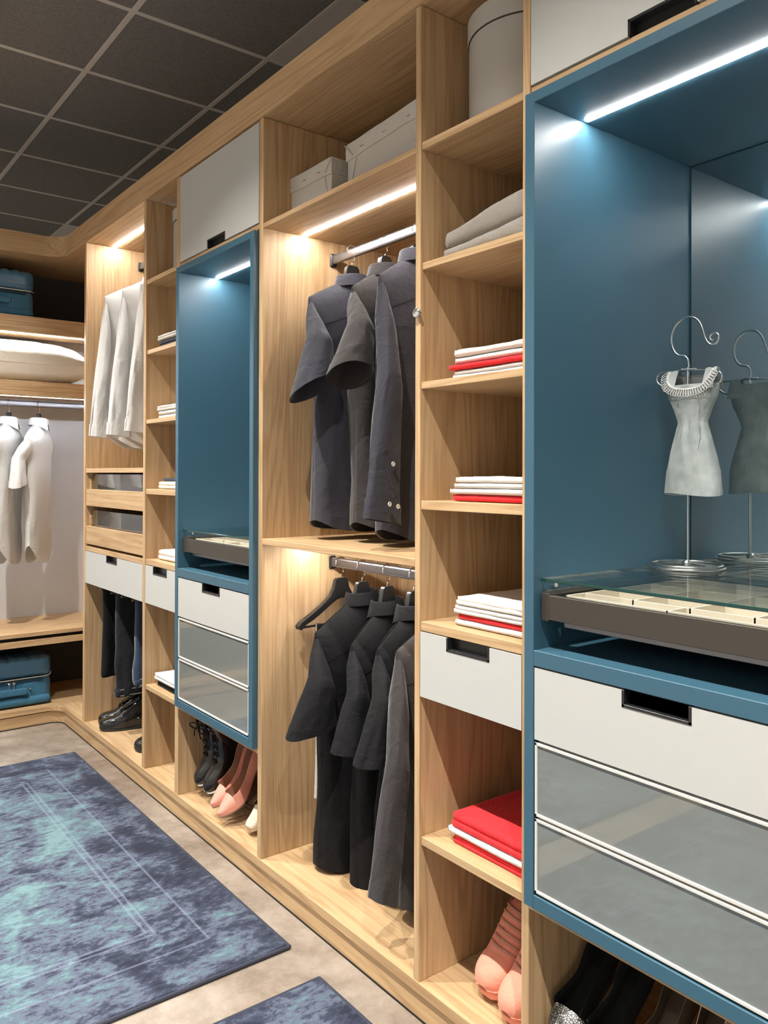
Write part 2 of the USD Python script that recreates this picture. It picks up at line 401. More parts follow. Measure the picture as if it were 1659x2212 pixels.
for x, y in [(SPOT_X, y) for y in SPOT_Y] + [(SPOT_X - 1.8, y) for y in SPOT_Y] + [(SPOT_X, 5.81), (SPOT_X - 1.8, 5.81), (SPOT_X - 1.8, 4.62)]:
    t = thing('downlight', 'small round black downlight on the dark tiled ceiling above the aisle', 'ceiling lamp', (x, y, SPOT_Z), group='downlights above the aisle')
    obj('housing', lathe([(.046, .007), (.046, -SPOT_L), (.052, -SPOT_L), (.052, .007)], (0, 0, 0), 40), 'black_gap', t, local=True)
    l = UsdLux.DiskLight.Define(stage, str(t.GetPath()) + '/lamp')
    l.CreateRadiusAttr(.018); l.CreateIntensityAttr(SPOT if x > -1.5 else SPOT * .8); l.CreateColorAttr(Gf.Vec3f(1.0, .96, .895))
    l.AddTranslateOp().Set(Gf.Vec3d(0, 0, -.003))

# ------------------------------------------------------------------ wardrobe wall (front plane x = 0)
P = [(4.0049, 3.9784), (3.2296, 3.2035), (2.8971, 2.8658), (2.2549, 2.2306), (1.4854, 1.4664), (1.1415, 1.121), (.514, .4945)]
ZB, ZT, D = .09, 2.41, .56
YF, YB = 4.36, 4.88       # front and back of the corner unit
XL = -2.0                 # far end of the corner unit, outside the frame


def ell(off, x1=.60, y1=4.92, r=.06):
    """L-shaped plan of base or cornice, its inner corner rounded; off moves the front edge into the aisle."""
    a = Polygon([(-off, .4), (x1, .4), (x1, y1), (XL, y1), (XL, YF - off), (-off, YF - off)])
    hole = a.buffer(r, join_style=1).buffer(-r, join_style=1)
    return hole.intersection(sbox(XL, .4, x1, y1))


def fillet_ring(off, r, width):
    outer = ell(off, r=r); inner = ell(off - width, r=max(r + width, .01))
    q = outer.difference(inner)
    return max(getattr(q, 'geoms', [q]), key=lambda g: g.area)


def half(g, wing):
    """The part of an L-shaped plan along the main wall (0) or along the corner unit (1), mitred at the corner."""
    c = [(-3, YF - 3), (3, YF + 3), (3, -3), (-3, -3)] if wing == 0 else [(-3, YF - 3), (3, YF + 3), (3, 9), (-3, 9)]
    q = g.intersection(Polygon(c)); return max(getattr(q, 'geoms', [q]), key=lambda k: k.area)


plinth = thing('base_plinth', 'low oak base running under all the units along both walls, with a rounded inner corner', 'plinth', (0, 2.2, 0))
for wing, gr in ((0, 'oak_along'), (1, 'oak_across')):
    obj('base_board', prism(half(ell(.003, r=.075), wing), .066, .09), gr, plinth)
    obj('kick_board', prism(half(ell(-.004, r=.06), wing), .0, .0605), gr, plinth)
    obj('shadow_joint', prism(half(ell(-.012, r=.06), wing), .060, .0662), 'black_gap', plinth)
    obj('floor_joint', prism(half(ell(-.0015, r=.06), wing), .0, .004), 'black_gap', plinth)
corn = thing('cornice', 'oak cornice board running along the top of both walls, with a rounded inner corner', 'cornice', (0, 2.2, 2.41))
for wing, gr in ((0, 'oak_along'), (1, 'oak_across')):
    obj('fascia_board', prism(half(fillet_ring(.003, .10, .022), wing), ZT + .001, 2.515), gr, corn)
    obj('top_board', prism(half(ell(-.02, r=.1), wing), ZT + .001, ZT + .02), gr, corn)


def unit(name, label, loc_y):
    return thing(name, label, 'wardrobe', (D / 2, loc_y, 0))


def side(t, i): obj('side_panel', box(0, D, P[i][1], P[i][0], ZB, ZT), 'oak_upright', t)


def back(t, i, mt='oak_upright', z0=ZB, z1=ZT): obj('back_panel', box(D - .012, D, P[i + 1][0], P[i][1], z0, z1, 0), mt, t)


def shelf(t, i, z0, z1, x0=.003, x1=D - .013, mt='oak_along', name='shelf'):
    return obj(name, box(x0, x1, P[i + 1][0] + .0003, P[i][1] - .0003, z0, z1), mt, t)


def led(t, y0, y1, z, xc=.137, hw=.0055):
    obj('led_strip', box(xc - hw, xc + hw, y0, y1, z - .0025, z + .001, .0006), 'led', t, label='glowing white light strip')


def pull(t, yc, z0, z1, x, w=.137, down=False):
    """Black recessed grip at the top (or bottom) edge of a front whose face is at x."""
    y0, y1 = yc - w / 2, yc + w / 2; b = .0055
    ms = [box(x - .0012, x + .020, y0, y0 + b, z0, z1, .0006), box(x - .0012, x + .020, y1 - b, y1, z0, z1, .0006)]
    ms.append(box(x - .0012, x + .020, y0, y1, z0, z0 + b, .0006) if not down else box(x - .0012, x + .020, y0, y1, z1 - b, z1, .0006))
    ms.append(box(x + .018, x + .021, y0, y1, z0, z1, 0))
    return obj('handle', join(*ms), 'black_plastic', t, label='black recessed grip')


def front(t, y0, y1, z0, z1, x, hz=.031, th=.018, name='drawer', down=False, handle=True, mt='pale_lacquer'):
    """A lacquered drawer or door front with a notch for the grip."""
    yc = (y0 + y1) / 2; w = .137
    if not handle:
        return obj(name, box(x, x + th, y0, y1, z0, z1), mt, t)
    h0, h1, n0, n1 = yc - w / 2, yc + w / 2, z0 + hz, z1 - hz
    pts = [(y0, z0), (h0, z0), (h0, n0), (h1, n0), (h1, z0), (y1, z0), (y1, z1), (y0, z1)] if down else [(y0, z0), (y1, z0), (y1, z1), (h1, z1), (h1, n1), (h0, n1), (h0, z1), (y0, z1)]
    m = prism(Polygon(pts), 0, th); v = np.array(m.vertices); ms = [trimesh.Trimesh(np.stack([x + v[:, 2], v[:, 0], v[:, 1]], 1), m.faces, process=False)]
    d = obj(name, join(*ms), mt, t, label='pale grey lacquered front')
    pull(d, yc, *((z0, z0 + hz) if down else (z1 - hz, z1)), x, w, down)
    return d


def bracket(t, x, z, y, s):
    """Socket of a hanging rail on a panel at y; s = -1 for a panel on the left (socket towards smaller y)."""
    obj('rail_bracket', box(x - .013, x + .013, min(y, y + s * .010), max(y, y + s * .010), z - .024, z + .020, .004), 'black_plastic', t)


# -- 1: far hanging unit
u1 = unit('hanging_unit', 'oak hanging unit at the far end, white shirts above a pale drawer', 3.6)
side(u1, 0); back(u1, 0)
shelf(u1, 0, 1.295, 1.3155); shelf(u1, 0, .9191, .9415)
ya, yb = P[1][0] + .002, P[0][1] - .002
for z0, z1, zg in ((1.136, 1.216, 1.288), (.953, 1.039, 1.115)):
    d = obj('open_drawer', box(.004, .022, ya, yb, z0, z1), 'oak_along', u1, label='low oak drawer front')
    obj('drawer_glass', box(.030, .035, ya + .045, yb - .012, z0 + .01, zg, .0005), 'dark_glass', d, label='dark glossy glass insert')
    obj('drawer_box', join(box(.022, .5, ya, ya + .012, z0 + .006, z1 - .01), box(.022, .5, yb - .012, yb, z0 + .006, z1 + .05), box(.022, .5, ya, yb, z0 + .006, z0 + .016)), 'oak_along', d)
front(u1, ya + .001, yb - .001, .765, .9175, .001)
obj('drawer_box', box(.02, .5, ya + .01, yb - .01, .78, .9, 0), 'oak_along', u1)
led(u1, P[1][0] + .004, P[0][1] - .006, ZT)
obj('hanging_rail', rail((.268, P[1][0], 2.335), (.268, P[0][1], 2.335)), 'rail_metal', u1)
bracket(u1, .268, 2.335, P[0][1], -1); bracket(u1, .268, 2.335, P[1][0], 1)
for yy in (3.80, 3.665, 3.53, 3.40):
    obj('trouser_bar', tube([(.02, yy, .748), (.5, yy, .748)], .005, 8), 'rail_metal', u1)
obj('trouser_rail', box(.48, .5, P[1][0], P[0][1], .736, .760), 'rail_metal', u1)

SH = [(1.778, 1.7955), (1.4945, 1.5115), (1.208, 1.2295), (.9215, .9435), (.4135, .433)]
# -- 2 and 5: narrow shelf units
for i, nm, lab, loc in ((1, 'shelf_unit', 'narrow oak shelf unit between the white shirts and the far blue cabinet', 3.05),
                        (4, 'shelf_unit', 'narrow oak shelf unit with red folded clothes beside the dark shirts', 1.3)):
    u = unit(nm, lab, loc)
    side(u, i); back(u, i)
    shelf(u, i, 2.0645, 2.0825)
    for z0, z1 in SH: shelf(u, i, z0, z1, .006 if z1 in (1.7955, .433) else .003)
    front(u, P[i + 1][0] + .0015, P[i][1] - .0015, .766, .9195, .001)
    obj('drawer_box', box(.02, .5, P[i + 1][0] + .012, P[i][1] - .012, .78, .90, 0), 'oak_along', u)
    if i == 4:
        obj('edge_knob', join(lathe([(.0, -.004), (.004, -.004), (.004, .006), (.0115, .007), (.0125, .010), (.010, .013), (0, .0135)], (0, 0, 0), 24).apply_transform(trimesh.transformations.rotation_matrix(-math.pi / 2, [0, 1, 0])).apply_translation([0, 1.4668 + .003, 1.675])), 'steel', u, label='round steel knob on the panel edge')


def frame_unit(i, label, loc, last=False):
    u = unit('cabinet_frame', label, loc)
    side(u, i)
    if last: side(u, i + 1)
    back(u, i)
    shelf(u, i, 2.0645, 2.0825)
    shelf(u, i, .412, .4290, 0.0)
    d = front(u, P[i + 1][0] + .002, P[i][1] - .003, 2.0845, 2.4035, -.001, hz=.030, name='flap_door', down=True)
    return u


u3 = frame_unit(2, 'oak frame around the far blue cabinet, with a pale flap door above it', 2.55)
u6 = frame_unit(5, 'oak frame around the near blue cabinet at the right edge of the picture', .82, True)


def blue_cabinet(yl, yr, label, fy):
    """Lacquered blue cabinet: open top with mirror, glass shelf and jewellery tray, three drawers below."""
    F, T = -.019, .025
    z0, z1 = .4296, 2.0588
    t = thing('blue_cabinet', label, 'cabinet', (.25, fy, z0))
    a, b = yr + T, yl - T                     # inner right, inner left
    obj('side_panel', box(F, D - .014, b, yl, z0, z1), 'blue_lacquer', t); obj('side_panel', box(F, D - .014, yr, a, z0, z1), 'blue_lacquer', t)
    obj('top_panel', box(F, D - .014, a, b, 2.036, z1), 'blue_lacquer', t); obj('bottom_panel', box(F, D - .014, a, b, z0, .4575), 'blue_lacquer', t)
    obj('divider_shelf', box(F, D - .014, a, b, .9115, .9430), 'blue_lacquer', t)
    obj('mirror_back', box(.534, .545, a + .003, b - .0035, .9435, 2.0345, .0008), 'mirror', t, label='mirror back panel')
    obj('mirror_gap', box(.540, .546, a, b, .943, 2.036, 0), 'black_gap', t)
    led(t, a + .012, b - .010, 2.036, .131)
    front(t, a + .0015, b - .0015, .766, .9085, F + .002, hz=.031)
    for q0, q1 in ((.6135, .7605), (.4615, .6095)):
        y0, y1 = a + .0015, b - .0015; w = .0065
        fr = obj('glass_drawer', join(box(F + .002, F + .02, y0, y1, q1 - w, q1), box(F + .002, F + .02, y0, y1, q0, q0 + w), box(F + .002, F + .02, y0, y0 + w, q0, q1), box(F + .002, F + .02, y1 - w, y1, q0, q1)), 'pale_frame', t, label='pale metal drawer frame')
        obj('glass_panel', box(F + .005, F + .012, y0 + w, y1 - w, q0 + w, q1 - w, 0), 'grey_glass', fr, label='grey glossy glass')
    obj('drawer_body', box(F + .02, .5, a + .008, b - .008, .47, .905, 0), 'black_gap', t)
    g = obj('glass_shelf', box(.002, .53, a + .0015, b - .0015, 1.0792, 1.0850, 0), 'pane', t, label='clear glass shelf')
    obj('glass_rim', box(.0000, .0021, a + .0015, b - .0015, 1.0790, 1.0852, .0008), 'glass_edge', g)
    for yy, s in ((b, -1), (a, 1)):
        for xx in (.035, .45):
            obj('shelf_pin', tube([(xx, yy + s * .012, 1.066), (xx, yy + s * .012, 1.0788)], .004, 10), 'steel', t)
            obj('shelf_pin_arm', tube([(xx, yy, 1.068), (xx, yy + s * .013, 1.068)], .003, 8), 'steel', t)
    # jewellery tray
    tr = obj('jewellery_tray', join(box(.0, .014, a + .022, b - .022, 1.0035, 1.0525, .001), box(-.001, .014, a + .004, a + .0225, 1.0005, 1.0555, .001), box(-.001, .014, b - .0225, b - .004, 1.0005, 1.0555, .001),
                                    box(.014, .5, b - .016, b - .005, 1.004, 1.053), box(.014, .5, a + .005, a + .016, 1.004, 1.053), box(.49, .5, a + .005, b - .005, 1.004, 1.053)), 'bronze', t, label='bronze metal pull-out tray')
    obj('runner', box(.010, .5, b - .007, b, 1.004, 1.060), 'rail_metal', tr)
    obj('runner', box(.010, .5, a, a + .007, 1.004, 1.060), 'rail_metal', tr)
    obj('tray_base', box(.02, .49, a + .045, b - .045, .990, 1.0045), 'rail_metal', tr)
    lo, hi = a + .035, b - .035; zt, w = 1.0515, .0042
    L = [box(.035, .47, lo, hi, 1.005, 1.010, 0)]
    for x in (.035, .092, .205, .318, .466): L.append(box(x, x + w, lo, hi, 1.006, zt, .0005))
    for y in (lo, hi - w): L.append(box(.035, .47, y, y + w, 1.006, zt, .0005))
    for k in range(1, 4):
        y = lo + (hi - lo) * k / 4; L.append(box(.092, .47, y, y + w, 1.006, zt, .0005))
    y = lo + (hi - lo) * .52; L.append(box(.035, .092, y, y + w, 1.006, zt, .0005))
    obj('compartment_insert', join(*L), 'tray_lining', tr, label='beige compartment insert')
    return t


blue_cabinet(2.8572, 2.2556, 'tall blue lacquered cabinet in the distance, empty above its glass shelf', 2.55)
blue_cabinet(1.1177, .516, 'tall blue lacquered cabinet close to the camera with a mirror behind a small dress', .82)

# -- 4: double hanging unit
u4 = unit('hanging_unit', 'oak hanging unit with dark shirts on two rails and two linen boxes on top', 1.86)
side(u4, 3); back(u4, 3)
shelf(u4, 3, 2.0612, 2.0762, .0); shelf(u4, 3, 1.0709, 1.0899, .0)
led(u4, P[4][0] + .004, P[3][1] - .006, 2.0612, .147); led(u4, P[4][0] + .004, P[3][1] - .006, 1.0709, .150)
R_UP, R_LO = 2.019, 1.018
for zt in (R_UP, R_LO):
    zc = zt - .0165
    obj('hanging_rail', rail((.262, P[4][0], zc), (.262, P[3][1], zc)), 'rail_metal', u4)
    bracket(u4, .262, zc, P[3][1], -1); bracket(u4, .262, zc, P[4][0], 1)
    for k in range(5 if zt == R_LO else 0): obj('rail_rib', tube([(.2545, P[4][0] + .01, zc - .008 + .004 * k), (.2545, P[3][1] - .012, zc - .008 + .004 * k)], .0009, 5), 'black_plastic', u4)

# ------------------------------------------------------------------ corner unit on the left (front plane y = YF)
cu = thing('corner_unit', 'oak corner unit on the left with a pale fabric back, shelves, rail and bench', 'wardrobe', (-.9, 4.62, 0))
obj('back_panel', box(XL, .558, 4.862, 4.88, .479, 2.06, 0), 'panel_fabric', cu, label='pale grey fabric back panel')
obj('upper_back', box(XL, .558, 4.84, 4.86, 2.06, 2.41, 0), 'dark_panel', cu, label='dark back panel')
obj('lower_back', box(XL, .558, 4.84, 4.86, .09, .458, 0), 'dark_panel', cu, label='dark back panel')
obj('side_panel', box(XL, XL + .022, YF, 4.86, .09, 2.41), 'oak_upright', cu)
obj('side_panel', box(.536, .558, P[0][0] + .001, 4.86, .09, 2.41), 'oak_upright', cu)
obj('shelf', box(XL + .022, .535, YF, 4.838, 2.058, 2.0915), 'oak_across', cu)
obj('pelmet', box(XL + .022, .535, YF + .001, 4.555, 2.0085, 2.0575), 'oak_across', cu)
obj('shelf', box(XL + .022, .535, YF, 4.86, 1.712, 1.7625), 'oak_across', cu)
obj('pelmet', box(XL + .022, .535, YF + .001, 4.43, 1.686, 1.7118), 'oak_across', cu)
obj('led_strip', box(XL + .05, .50, 4.405, 4.415, 2.0070, 2.009, .0005), 'led_cool', cu, label='glowing white light strip')
obj('led_strip', box(XL + .05, .50, 4.400, 4.406, 1.6845, 1.687, .0005), 'led_cool', cu, label='glowing white light strip')
obj('hanging_rail', rail((XL + .022, 4.60, 1.664), (.536, 4.60, 1.664)), 'rail_metal', cu)
obj('bench_top', box(XL + .022, .535, YF, 4.861, .4585, .4795), 'oak_across', cu)
obj('bench_apron', box(XL + .022, .535, YF + .004, 4.50, .408, .4405), 'oak_across', cu)
obj('bench_gap', box(XL + .022, .535, YF + .022, 4.50, .440, .459, 0), 'black_gap', cu)

# ------------------------------------------------------------------ rugs
for nm, r, lab in (('rug_pattern_far', RUG1, 'large worn oriental rug in navy and teal lying in the far part of the aisle'),
                   ('rug_pattern_near', RUG2, 'worn navy rug at the bottom edge of the picture, only its corner showing')):
    t = thing('rug', lab, 'rug', ((r[0] + r[1]) / 2, (r[2] + r[3]) / 2, 0))
    obj('pile', box(r[0] + .004, r[1] - .004, r[2] + .004, r[3] - .004, .001, .0118, .002), nm, t)
    x0, x1, y0, y1 = r
    obj('bound_edge', join(*[tube(q, .0055, 8) for q in ([(x0, y0, .0058), (x1, y0, .0058)], [(x1, y0, .0058), (x1, y1, .0058)], [(x1, y1, .0058), (x0, y1, .0058)], [(x0, y1, .0058), (x0, y0, .0058)])]), 'navy_cloth', t, label='dark bound edge')


# ------------------------------------------------------------------ hangers
def make_hanger(label, loc, rot, group, k=1.0, drop=0.0):
    """Black plastic coat hanger; its origin is the top of the rail it hangs on."""
    t = thing('coat_hanger', label, 'hanger', loc, rot, group)
    r = .0195; zc = .0025 - r
    arc = [(-r * math.sin(a), 0, zc + r * math.cos(a)) for a in np.linspace(math.radians(118), math.radians(-150), 26)]
    arc = [(x, y, z) for x, y, z in arc]
    stem = [(.012, 0, -.043), (.004, 0, -.052), (0, 0, -.064), (0, 0, -.075)]
    obj('hook', tube(smoothpath(arc + stem, 60), .0019, 8), 'chrome', t, local=True, label='bright metal hook')
    top = [(0, -.064), (.017, -.065), (.024, -.070), (.030, -.096), (.045, -.120), (.08, -.147), (.112, -.166), (.145, -.184), (.160, -.192), (.170, -.202), (.168, -.213), (.160, -.215)]
    bot = [(.152, -.206), (.142, -.200), (.112, -.187), (.08, -.169), (.045, -.147), (.02, -.133), (0, -.129)]
    half = [(x * (k if x > .04 else 1), z - drop * min(1, max(0, x - .02) / .03)) for x, z in top + bot]
    pg = Polygon(half + [(-x, z) for x, z in half[::-1]]).buffer(0)
    m = prism(pg, -.0075, .0075)
    v = np.array(m.vertices); kk = 1 + .7 * np.clip((np.abs(v[:, 0]) - .05) / .15, 0, 1)
    m = trimesh.Trimesh(np.stack([v[:, 0], -v[:, 2] * kk, v[:, 1]], 1), m.faces, process=False)
    obj('shoulder_arms', m, 'black_plastic', t, local=True)
    obj('trouser_bar', tube([(-.158 * k, 0, -.209 - drop), (.158 * k, 0, -.209 - drop)], .0038, 8), 'black_plastic', t, local=True)
    for s in (-1, 1): obj('clip', box(s * .09 - .012, s * .09 + .012, -.007, .007, -.224 - drop, -.203 - drop, .002), 'steel', t, local=True, label='metal clip')
    return t


HG = {}


def hanger(label, x, y, z, rot, group):
    kind = 'empty' if 'empty' in label else 'worn'
    if kind not in HG:
        HG[kind] = make_hanger(label, (x, y, z), rot, group, *((1.0, 0.0) if kind == 'empty' else (.84, .022))); return HG[kind]
    return dup(HG[kind], label, (x, y, z), rot, group)


# ------------------------------------------------------------------ shirts
def shirt(label, cat, group, c, rot, zr, mt, sh=.168, bw=.145, bt=.058, ctop=-.098, shz=-.197, hem=-.905, hemcurve=.035, seed=0, fold=.017,
          sleeves=(), collar=True, yoke=.145, pleat=.045, colr=.053, hemtilt=0.0, buttons=(), name='shirt', lean=0.0, cuff=False, n=120, gap=.55, collar_mat=None, low=.03):
    """A shirt hung on a hanger: c is the rail point above it, u runs across the shoulders (negative towards the aisle), v from back to front.
    sleeves: (side, (u, z) outer hem, (u, z) inner hem, armpit z, v of the sleeve, half thickness at the hem, long)."""
    t = thing(name, label, cat, (c[0], c[1], zr + hem), 0, group)
    a = math.radians(rot); U, V = np.array([math.cos(a), math.sin(a), 0]), np.array([-math.sin(a), math.cos(a), 0])
    O = np.array([c[0], c[1], zr])
    tow = lambda u, v, z: O + np.multiply.outer(u, U) + np.multiply.outer(v, V) + np.multiply.outer(z, [0, 0, 1.0])
    zn = ctop - .020

    def zs(u): return zn + (shz - zn) * np.clip(np.abs(u) / sh, 0, 1.1) ** 1.3 + .008

    def body(th, L, off=0.0):
        """Surface point at angle th (v < 0 is the back) and length L from shoulder (0) to hem (1)."""
        L = np.asarray(L, float)
        hu = np.interp(L, [0, .05, .14, .26, .6, 1.0], [sh, sh, sh * .93, bw, bw * 1.0, bw * 1.04])
        hv = np.interp(L, [0, .012, .04, .10, .22, .6, 1.0], [.0015, .014, .032, .046, bt, bt * 1.02, bt * 1.12])
        cth, sth = np.cos(th), np.sin(th)
        u = hu * np.sign(cth) * np.abs(cth) ** .72; v = hv * np.sign(sth) * np.abs(sth) ** .85
        q = np.stack([u * 11 + seed, L * 2.2, np.sign(v) * 3 + 0 * u], -1)
        amp = fold * np.clip((L - .04) / .35, 0, 1)
        w = np.clip(np.abs(sth) * 3, 0, 1)
        v = v + amp * (meshkit.fbm(q, 3, seed) - .5) * 2.4 * w
        u = u + amp * .5 * (meshkit.fbm(q[..., ::-1] * 1.3, 2, seed + 3) - .5) * 2
        if pleat:
            k = (np.abs(u + .004) < pleat) & (sth < 0); v = v - np.where(k, .006, 0) * np.clip((L - .2) / .03, 0, 1) * np.clip((.9 - L) / .5, 0, 1)
            e = np.exp(-((np.abs(u + .004) - pleat - .004) / .004) ** 2) * (sth < 0); v = v + e * .009 * np.clip((L - .2) / .03, 0, 1) * np.clip((.75 - L) / .5, 0, 1)
        if off: v = v + off * np.sign(sth)
        hz = hem + hemcurve * np.clip(np.abs(u) / bw, 0, 1.1) ** 3 + .006 * (meshkit.noise(np.stack([u * 25, v * 0, L * 0], -1), seed) - .5)
        z = zs(u) + (hz - zs(u)) * L
        return u, v + lean * L, z

    th = np.linspace(0, 2 * np.pi, n, endpoint=False)
    Ls = np.r_[0, .006, .015, .03, .05, .075, .10, .13, .16, np.linspace(.2, 1, 26)]
    rings = [tow(*body(th, np.full(n, l))) for l in Ls]
    inn = []
    for l in (.999, .97, .90, .80):
        u, v, z = body(th, np.full(n, l)); inn.append(tow(u * .975, v * .90 + lean * l * .1, z))
    obj('body', loft(rings + inn, False, True), mt, t, smooth=50)
    if yoke:
        thb = np.linspace(math.pi * 1.03, math.pi * 1.97, 70); Ly = np.r_[.004, .012, .03, .05, .08, .11, yoke]
        P1 = np.array([tow(*body(thb, np.full(70, l), .0018)) for l in Ly]); P0 = np.array([tow(*body(thb, np.full(70, l), -.002)) for l in Ly])
        per = lambda P: np.concatenate([P[0], P[1:, -1], P[-1, -2::-1], P[-2:0:-1, 0]])
        obj('yoke', join(grid(P1), loft([per(P1), per(P0)], False, False)), mt, t, smooth=50)
    if collar:
        k = 44; ang = np.linspace(-math.pi * 1.5 + gap * .5, math.pi * .5 - gap * .5, k)     # opening at the front (v > 0)
        rs = []
        for q in ang:
            cu_, cv_ = math.cos(q), math.sin(q); fr = (cv_ + 1) / 2
            out = np.array([cu_, cv_ * .86]); tip = low * fr ** 3
            prof = [(.90, ctop - .040), (.86, ctop - .003), (.93, ctop + .0025), (1.02, ctop - .002), (1.17 + .10 * fr ** 2, ctop - .036 - tip), (1.13 + .10 * fr ** 2, ctop - .037 - tip), (.98, ctop - .008), (.95, ctop - .040)]
            rs.append(np.array([tow(colr * p * out[0], colr * p * out[1] + lean * .05, z + .004 * math.cos(q)) for p, z in prof]))
        obj('collar', loft(rs), collar_mat or mt, t, smooth=40)
    for (sd, (uo, zo), (ui, zi), az, sv, th_h, lng) in sleeves:
        m = 40; ts = np.r_[0, .02, np.linspace(.06, 1, 30 if lng else 18)]
        an = np.linspace(0, 2 * np.pi, m, endpoint=False); rr = []
        for i, q in enumerate(ts):
            o = np.array([sd * (sh - .004), shz - .002]) * (1 - q) + np.array([uo, zo]) * q
            ii = np.array([sd * (sh - .030), az]) * (1 - q) + np.array([ui, zi]) * q
            bow = math.sin(q * math.pi) * (.006 if not lng else .012)
            cc, hh = (o + ii) / 2, (o - ii) / 2; cc = cc + np.array([sd * bow, 0])
            b = np.interp(q, [0, .15, 1], [.016, .034, th_h])
            e = np.sign(np.cos(an)) * np.abs(np.cos(an)) ** .85
            uu, zz = cc[0] + e * hh[0], cc[1] + e * hh[1]; vv = sv * min(1, q * 2.5) + b * np.sin(an)
            w = meshkit.fbm(np.stack([uu * 16, zz * (5 if lng else 9), np.sin(an) * 2.0 + seed + sd], -1), 3, seed + 11) - .5
            vv = vv + w * (.030 if lng else .026) * q ** .5; uu = uu + w * .010 * q
            zz = zz - hemtilt * q ** 2 * np.sin(an)
            rr.append(tow(uu, vv + lean * .3, zz))
        R = np.array(rr); cen = R.mean(1, keepdims=True)
        ins = [R[-1] * .95 + cen[-1] * .05 + [0, 0, .002], R[-2] * .93 + cen[-2] * .07, R[-4] * .92 + cen[-4] * .08, R[-8] * .9 + cen[-8] * .1, R[len(R) // 2] * .85 + cen[len(R) // 2] * .15]
        obj('sleeve', loft(list(R) + ins, True, True), mt, t, smooth=50)
        if cuff:
            base = R[-1] * 1.0; base2 = R[-3]
            cR = [cen[-3] + (base2 - cen[-3]) * 1.04, cen[-3] + (base2 - cen[-3]) * 1.08, cen[-1] + (base - cen[-1]) * 1.10 + [0, 0, -.012], cen[-1] + (base - cen[-1]) * 1.04 + [0, 0, -.012], cen[-1] + (base - cen[-1]) * 1.0 + [0, 0, .004]]
            obj('cuff', loft(cR, False, False), mt, t, smooth=40)
        else:
            q0, q1 = R[-3], R[-1]; c0, c1 = cen[-3], cen[-1]
            obj('sleeve_hem', loft([c0 + (q0 - c0) * 1.002, c0 + (q0 - c0) * 1.025, c1 + (q1 - c1) * 1.025 + [0, 0, -.0015], c1 + (q1 - c1) * 1.0 + [0, 0, -.0015]], False, False), mt, t, smooth=40)
    for (u, v, z) in buttons:
        p = tow(u, v, z); s = lathe([(0, -.001), (.0062, -.001), (.0068, .0006), (.0062, .0018), (.0045, .0012), (0, .0012)], (0, 0, 0), 20)
        A = np.stack([U, [0, 0, 1.0], -V], 1)
        obj('button', xf(s, A, p), 'button_white', t, label='small pale button')
    return t


HGR = None
for lab, x, y, z, rot, g in (
        ('black coat hanger inside the leftmost dark shirt of the upper rail', .248, 2.10, R_UP, 4, HGR), ('black coat hanger inside the middle dark shirt of the upper rail', .262, 1.945, R_UP, 14, HGR),
        ('black coat hanger inside the long-sleeved dark shirt of the upper rail', .262, 1.795, R_UP, 10, HGR),
        ('empty black coat hanger at the left end of the lower rail', .262, 2.178, R_LO, 3, HGR), ('black coat hanger inside the leftmost dark shirt of the lower rail', .262, 2.06, R_LO, 4, HGR),
        ('black coat hanger inside the second dark shirt of the lower rail', .262, 1.93, R_LO, 10, HGR), ('black coat hanger inside the third dark shirt of the lower rail', .262, 1.805, R_LO, 10, HGR),
        ('black coat hanger inside the long-sleeved shirt at the right of the lower rail', .262, 1.69, R_LO, 6, HGR),
        ('black coat hanger holding the leftmost white shirt of the far hanging unit', .268, 3.80, 2.3505, 4, HGR), ('black coat hanger holding the middle white shirt of the far hanging unit', .268, 3.62, 2.3505, 4, HGR),
        ('black coat hanger holding the rightmost white shirt of the far hanging unit', .268, 3.45, 2.3505, 4, HGR),
        ('black coat hanger inside the white shirt at the left edge of the picture', -.205, 4.60, 1.6795, 62, HGR), ('black coat hanger inside the right white shirt on the corner rail', -.055, 4.60, 1.6795, 62, HGR),
        ('empty black coat hanger on the corner rail, half hidden behind the oak panel', .232, 4.60, 1.6795, 75, HGR)):
    hanger(lab, x, y, z, rot, g)

ss = lambda uo, zo, ui, zi, v, th=.050, az=-.262: [(-1, (uo, zo), (ui, zi), az, v, th, False), (1, (-uo * .85, zo), (-ui * .8, zi), az, .015, th, False)]
shirt('dark short-sleeved shirt at the left of the upper rail', 'shirt', None, (.248, 2.10), 4, R_UP, 'dark_cloth', seed=1, sh=.170, shz=-.196, sleeves=ss(-.270, -.494, -.121, -.450, -.062, .058), hemtilt=.034)
shirt('dark short-sleeved shirt in the middle of the upper rail', 'shirt', None, (.262, 1.945), 14, R_UP, 'charcoal_cloth', seed=2, sh=.155, bw=.135, ctop=-.092, shz=-.192, sleeves=ss(-.300, -.440, -.150, -.462, -.058, .055), hemtilt=.030)
shirt('dark long-sleeved shirt with pale cuff buttons, on the right of the upper rail', 'shirt', None, (.262, 1.795), 10, R_UP, 'dark_cloth', seed=3, sh=.160, ctop=-.080, shz=-.186, cuff=True, hem=-.92,
      sleeves=[(-1, (-.275, -.830), (-.150, -.850), -.27, -.062, .026, True), (1, (.20, -.835), (.09, -.85), -.27, .03, .03, True)],
      buttons=[(-.205, -.0945, -.700), (-.222, -.0975, -.805), (-.190, -.0985, -.812)])
shirt('black short-sleeved shirt at the left of the lower rail', 'shirt', None, (.262, 2.06), 4, R_LO, 'black_cloth', seed=4, ctop=-.094, shz=-.212, sh=.184, bw=.160, hem=-.93, hemcurve=.02, sleeves=ss(-.318, -.480, -.150, -.461, -.055, .046, -.285), pleat=.05)
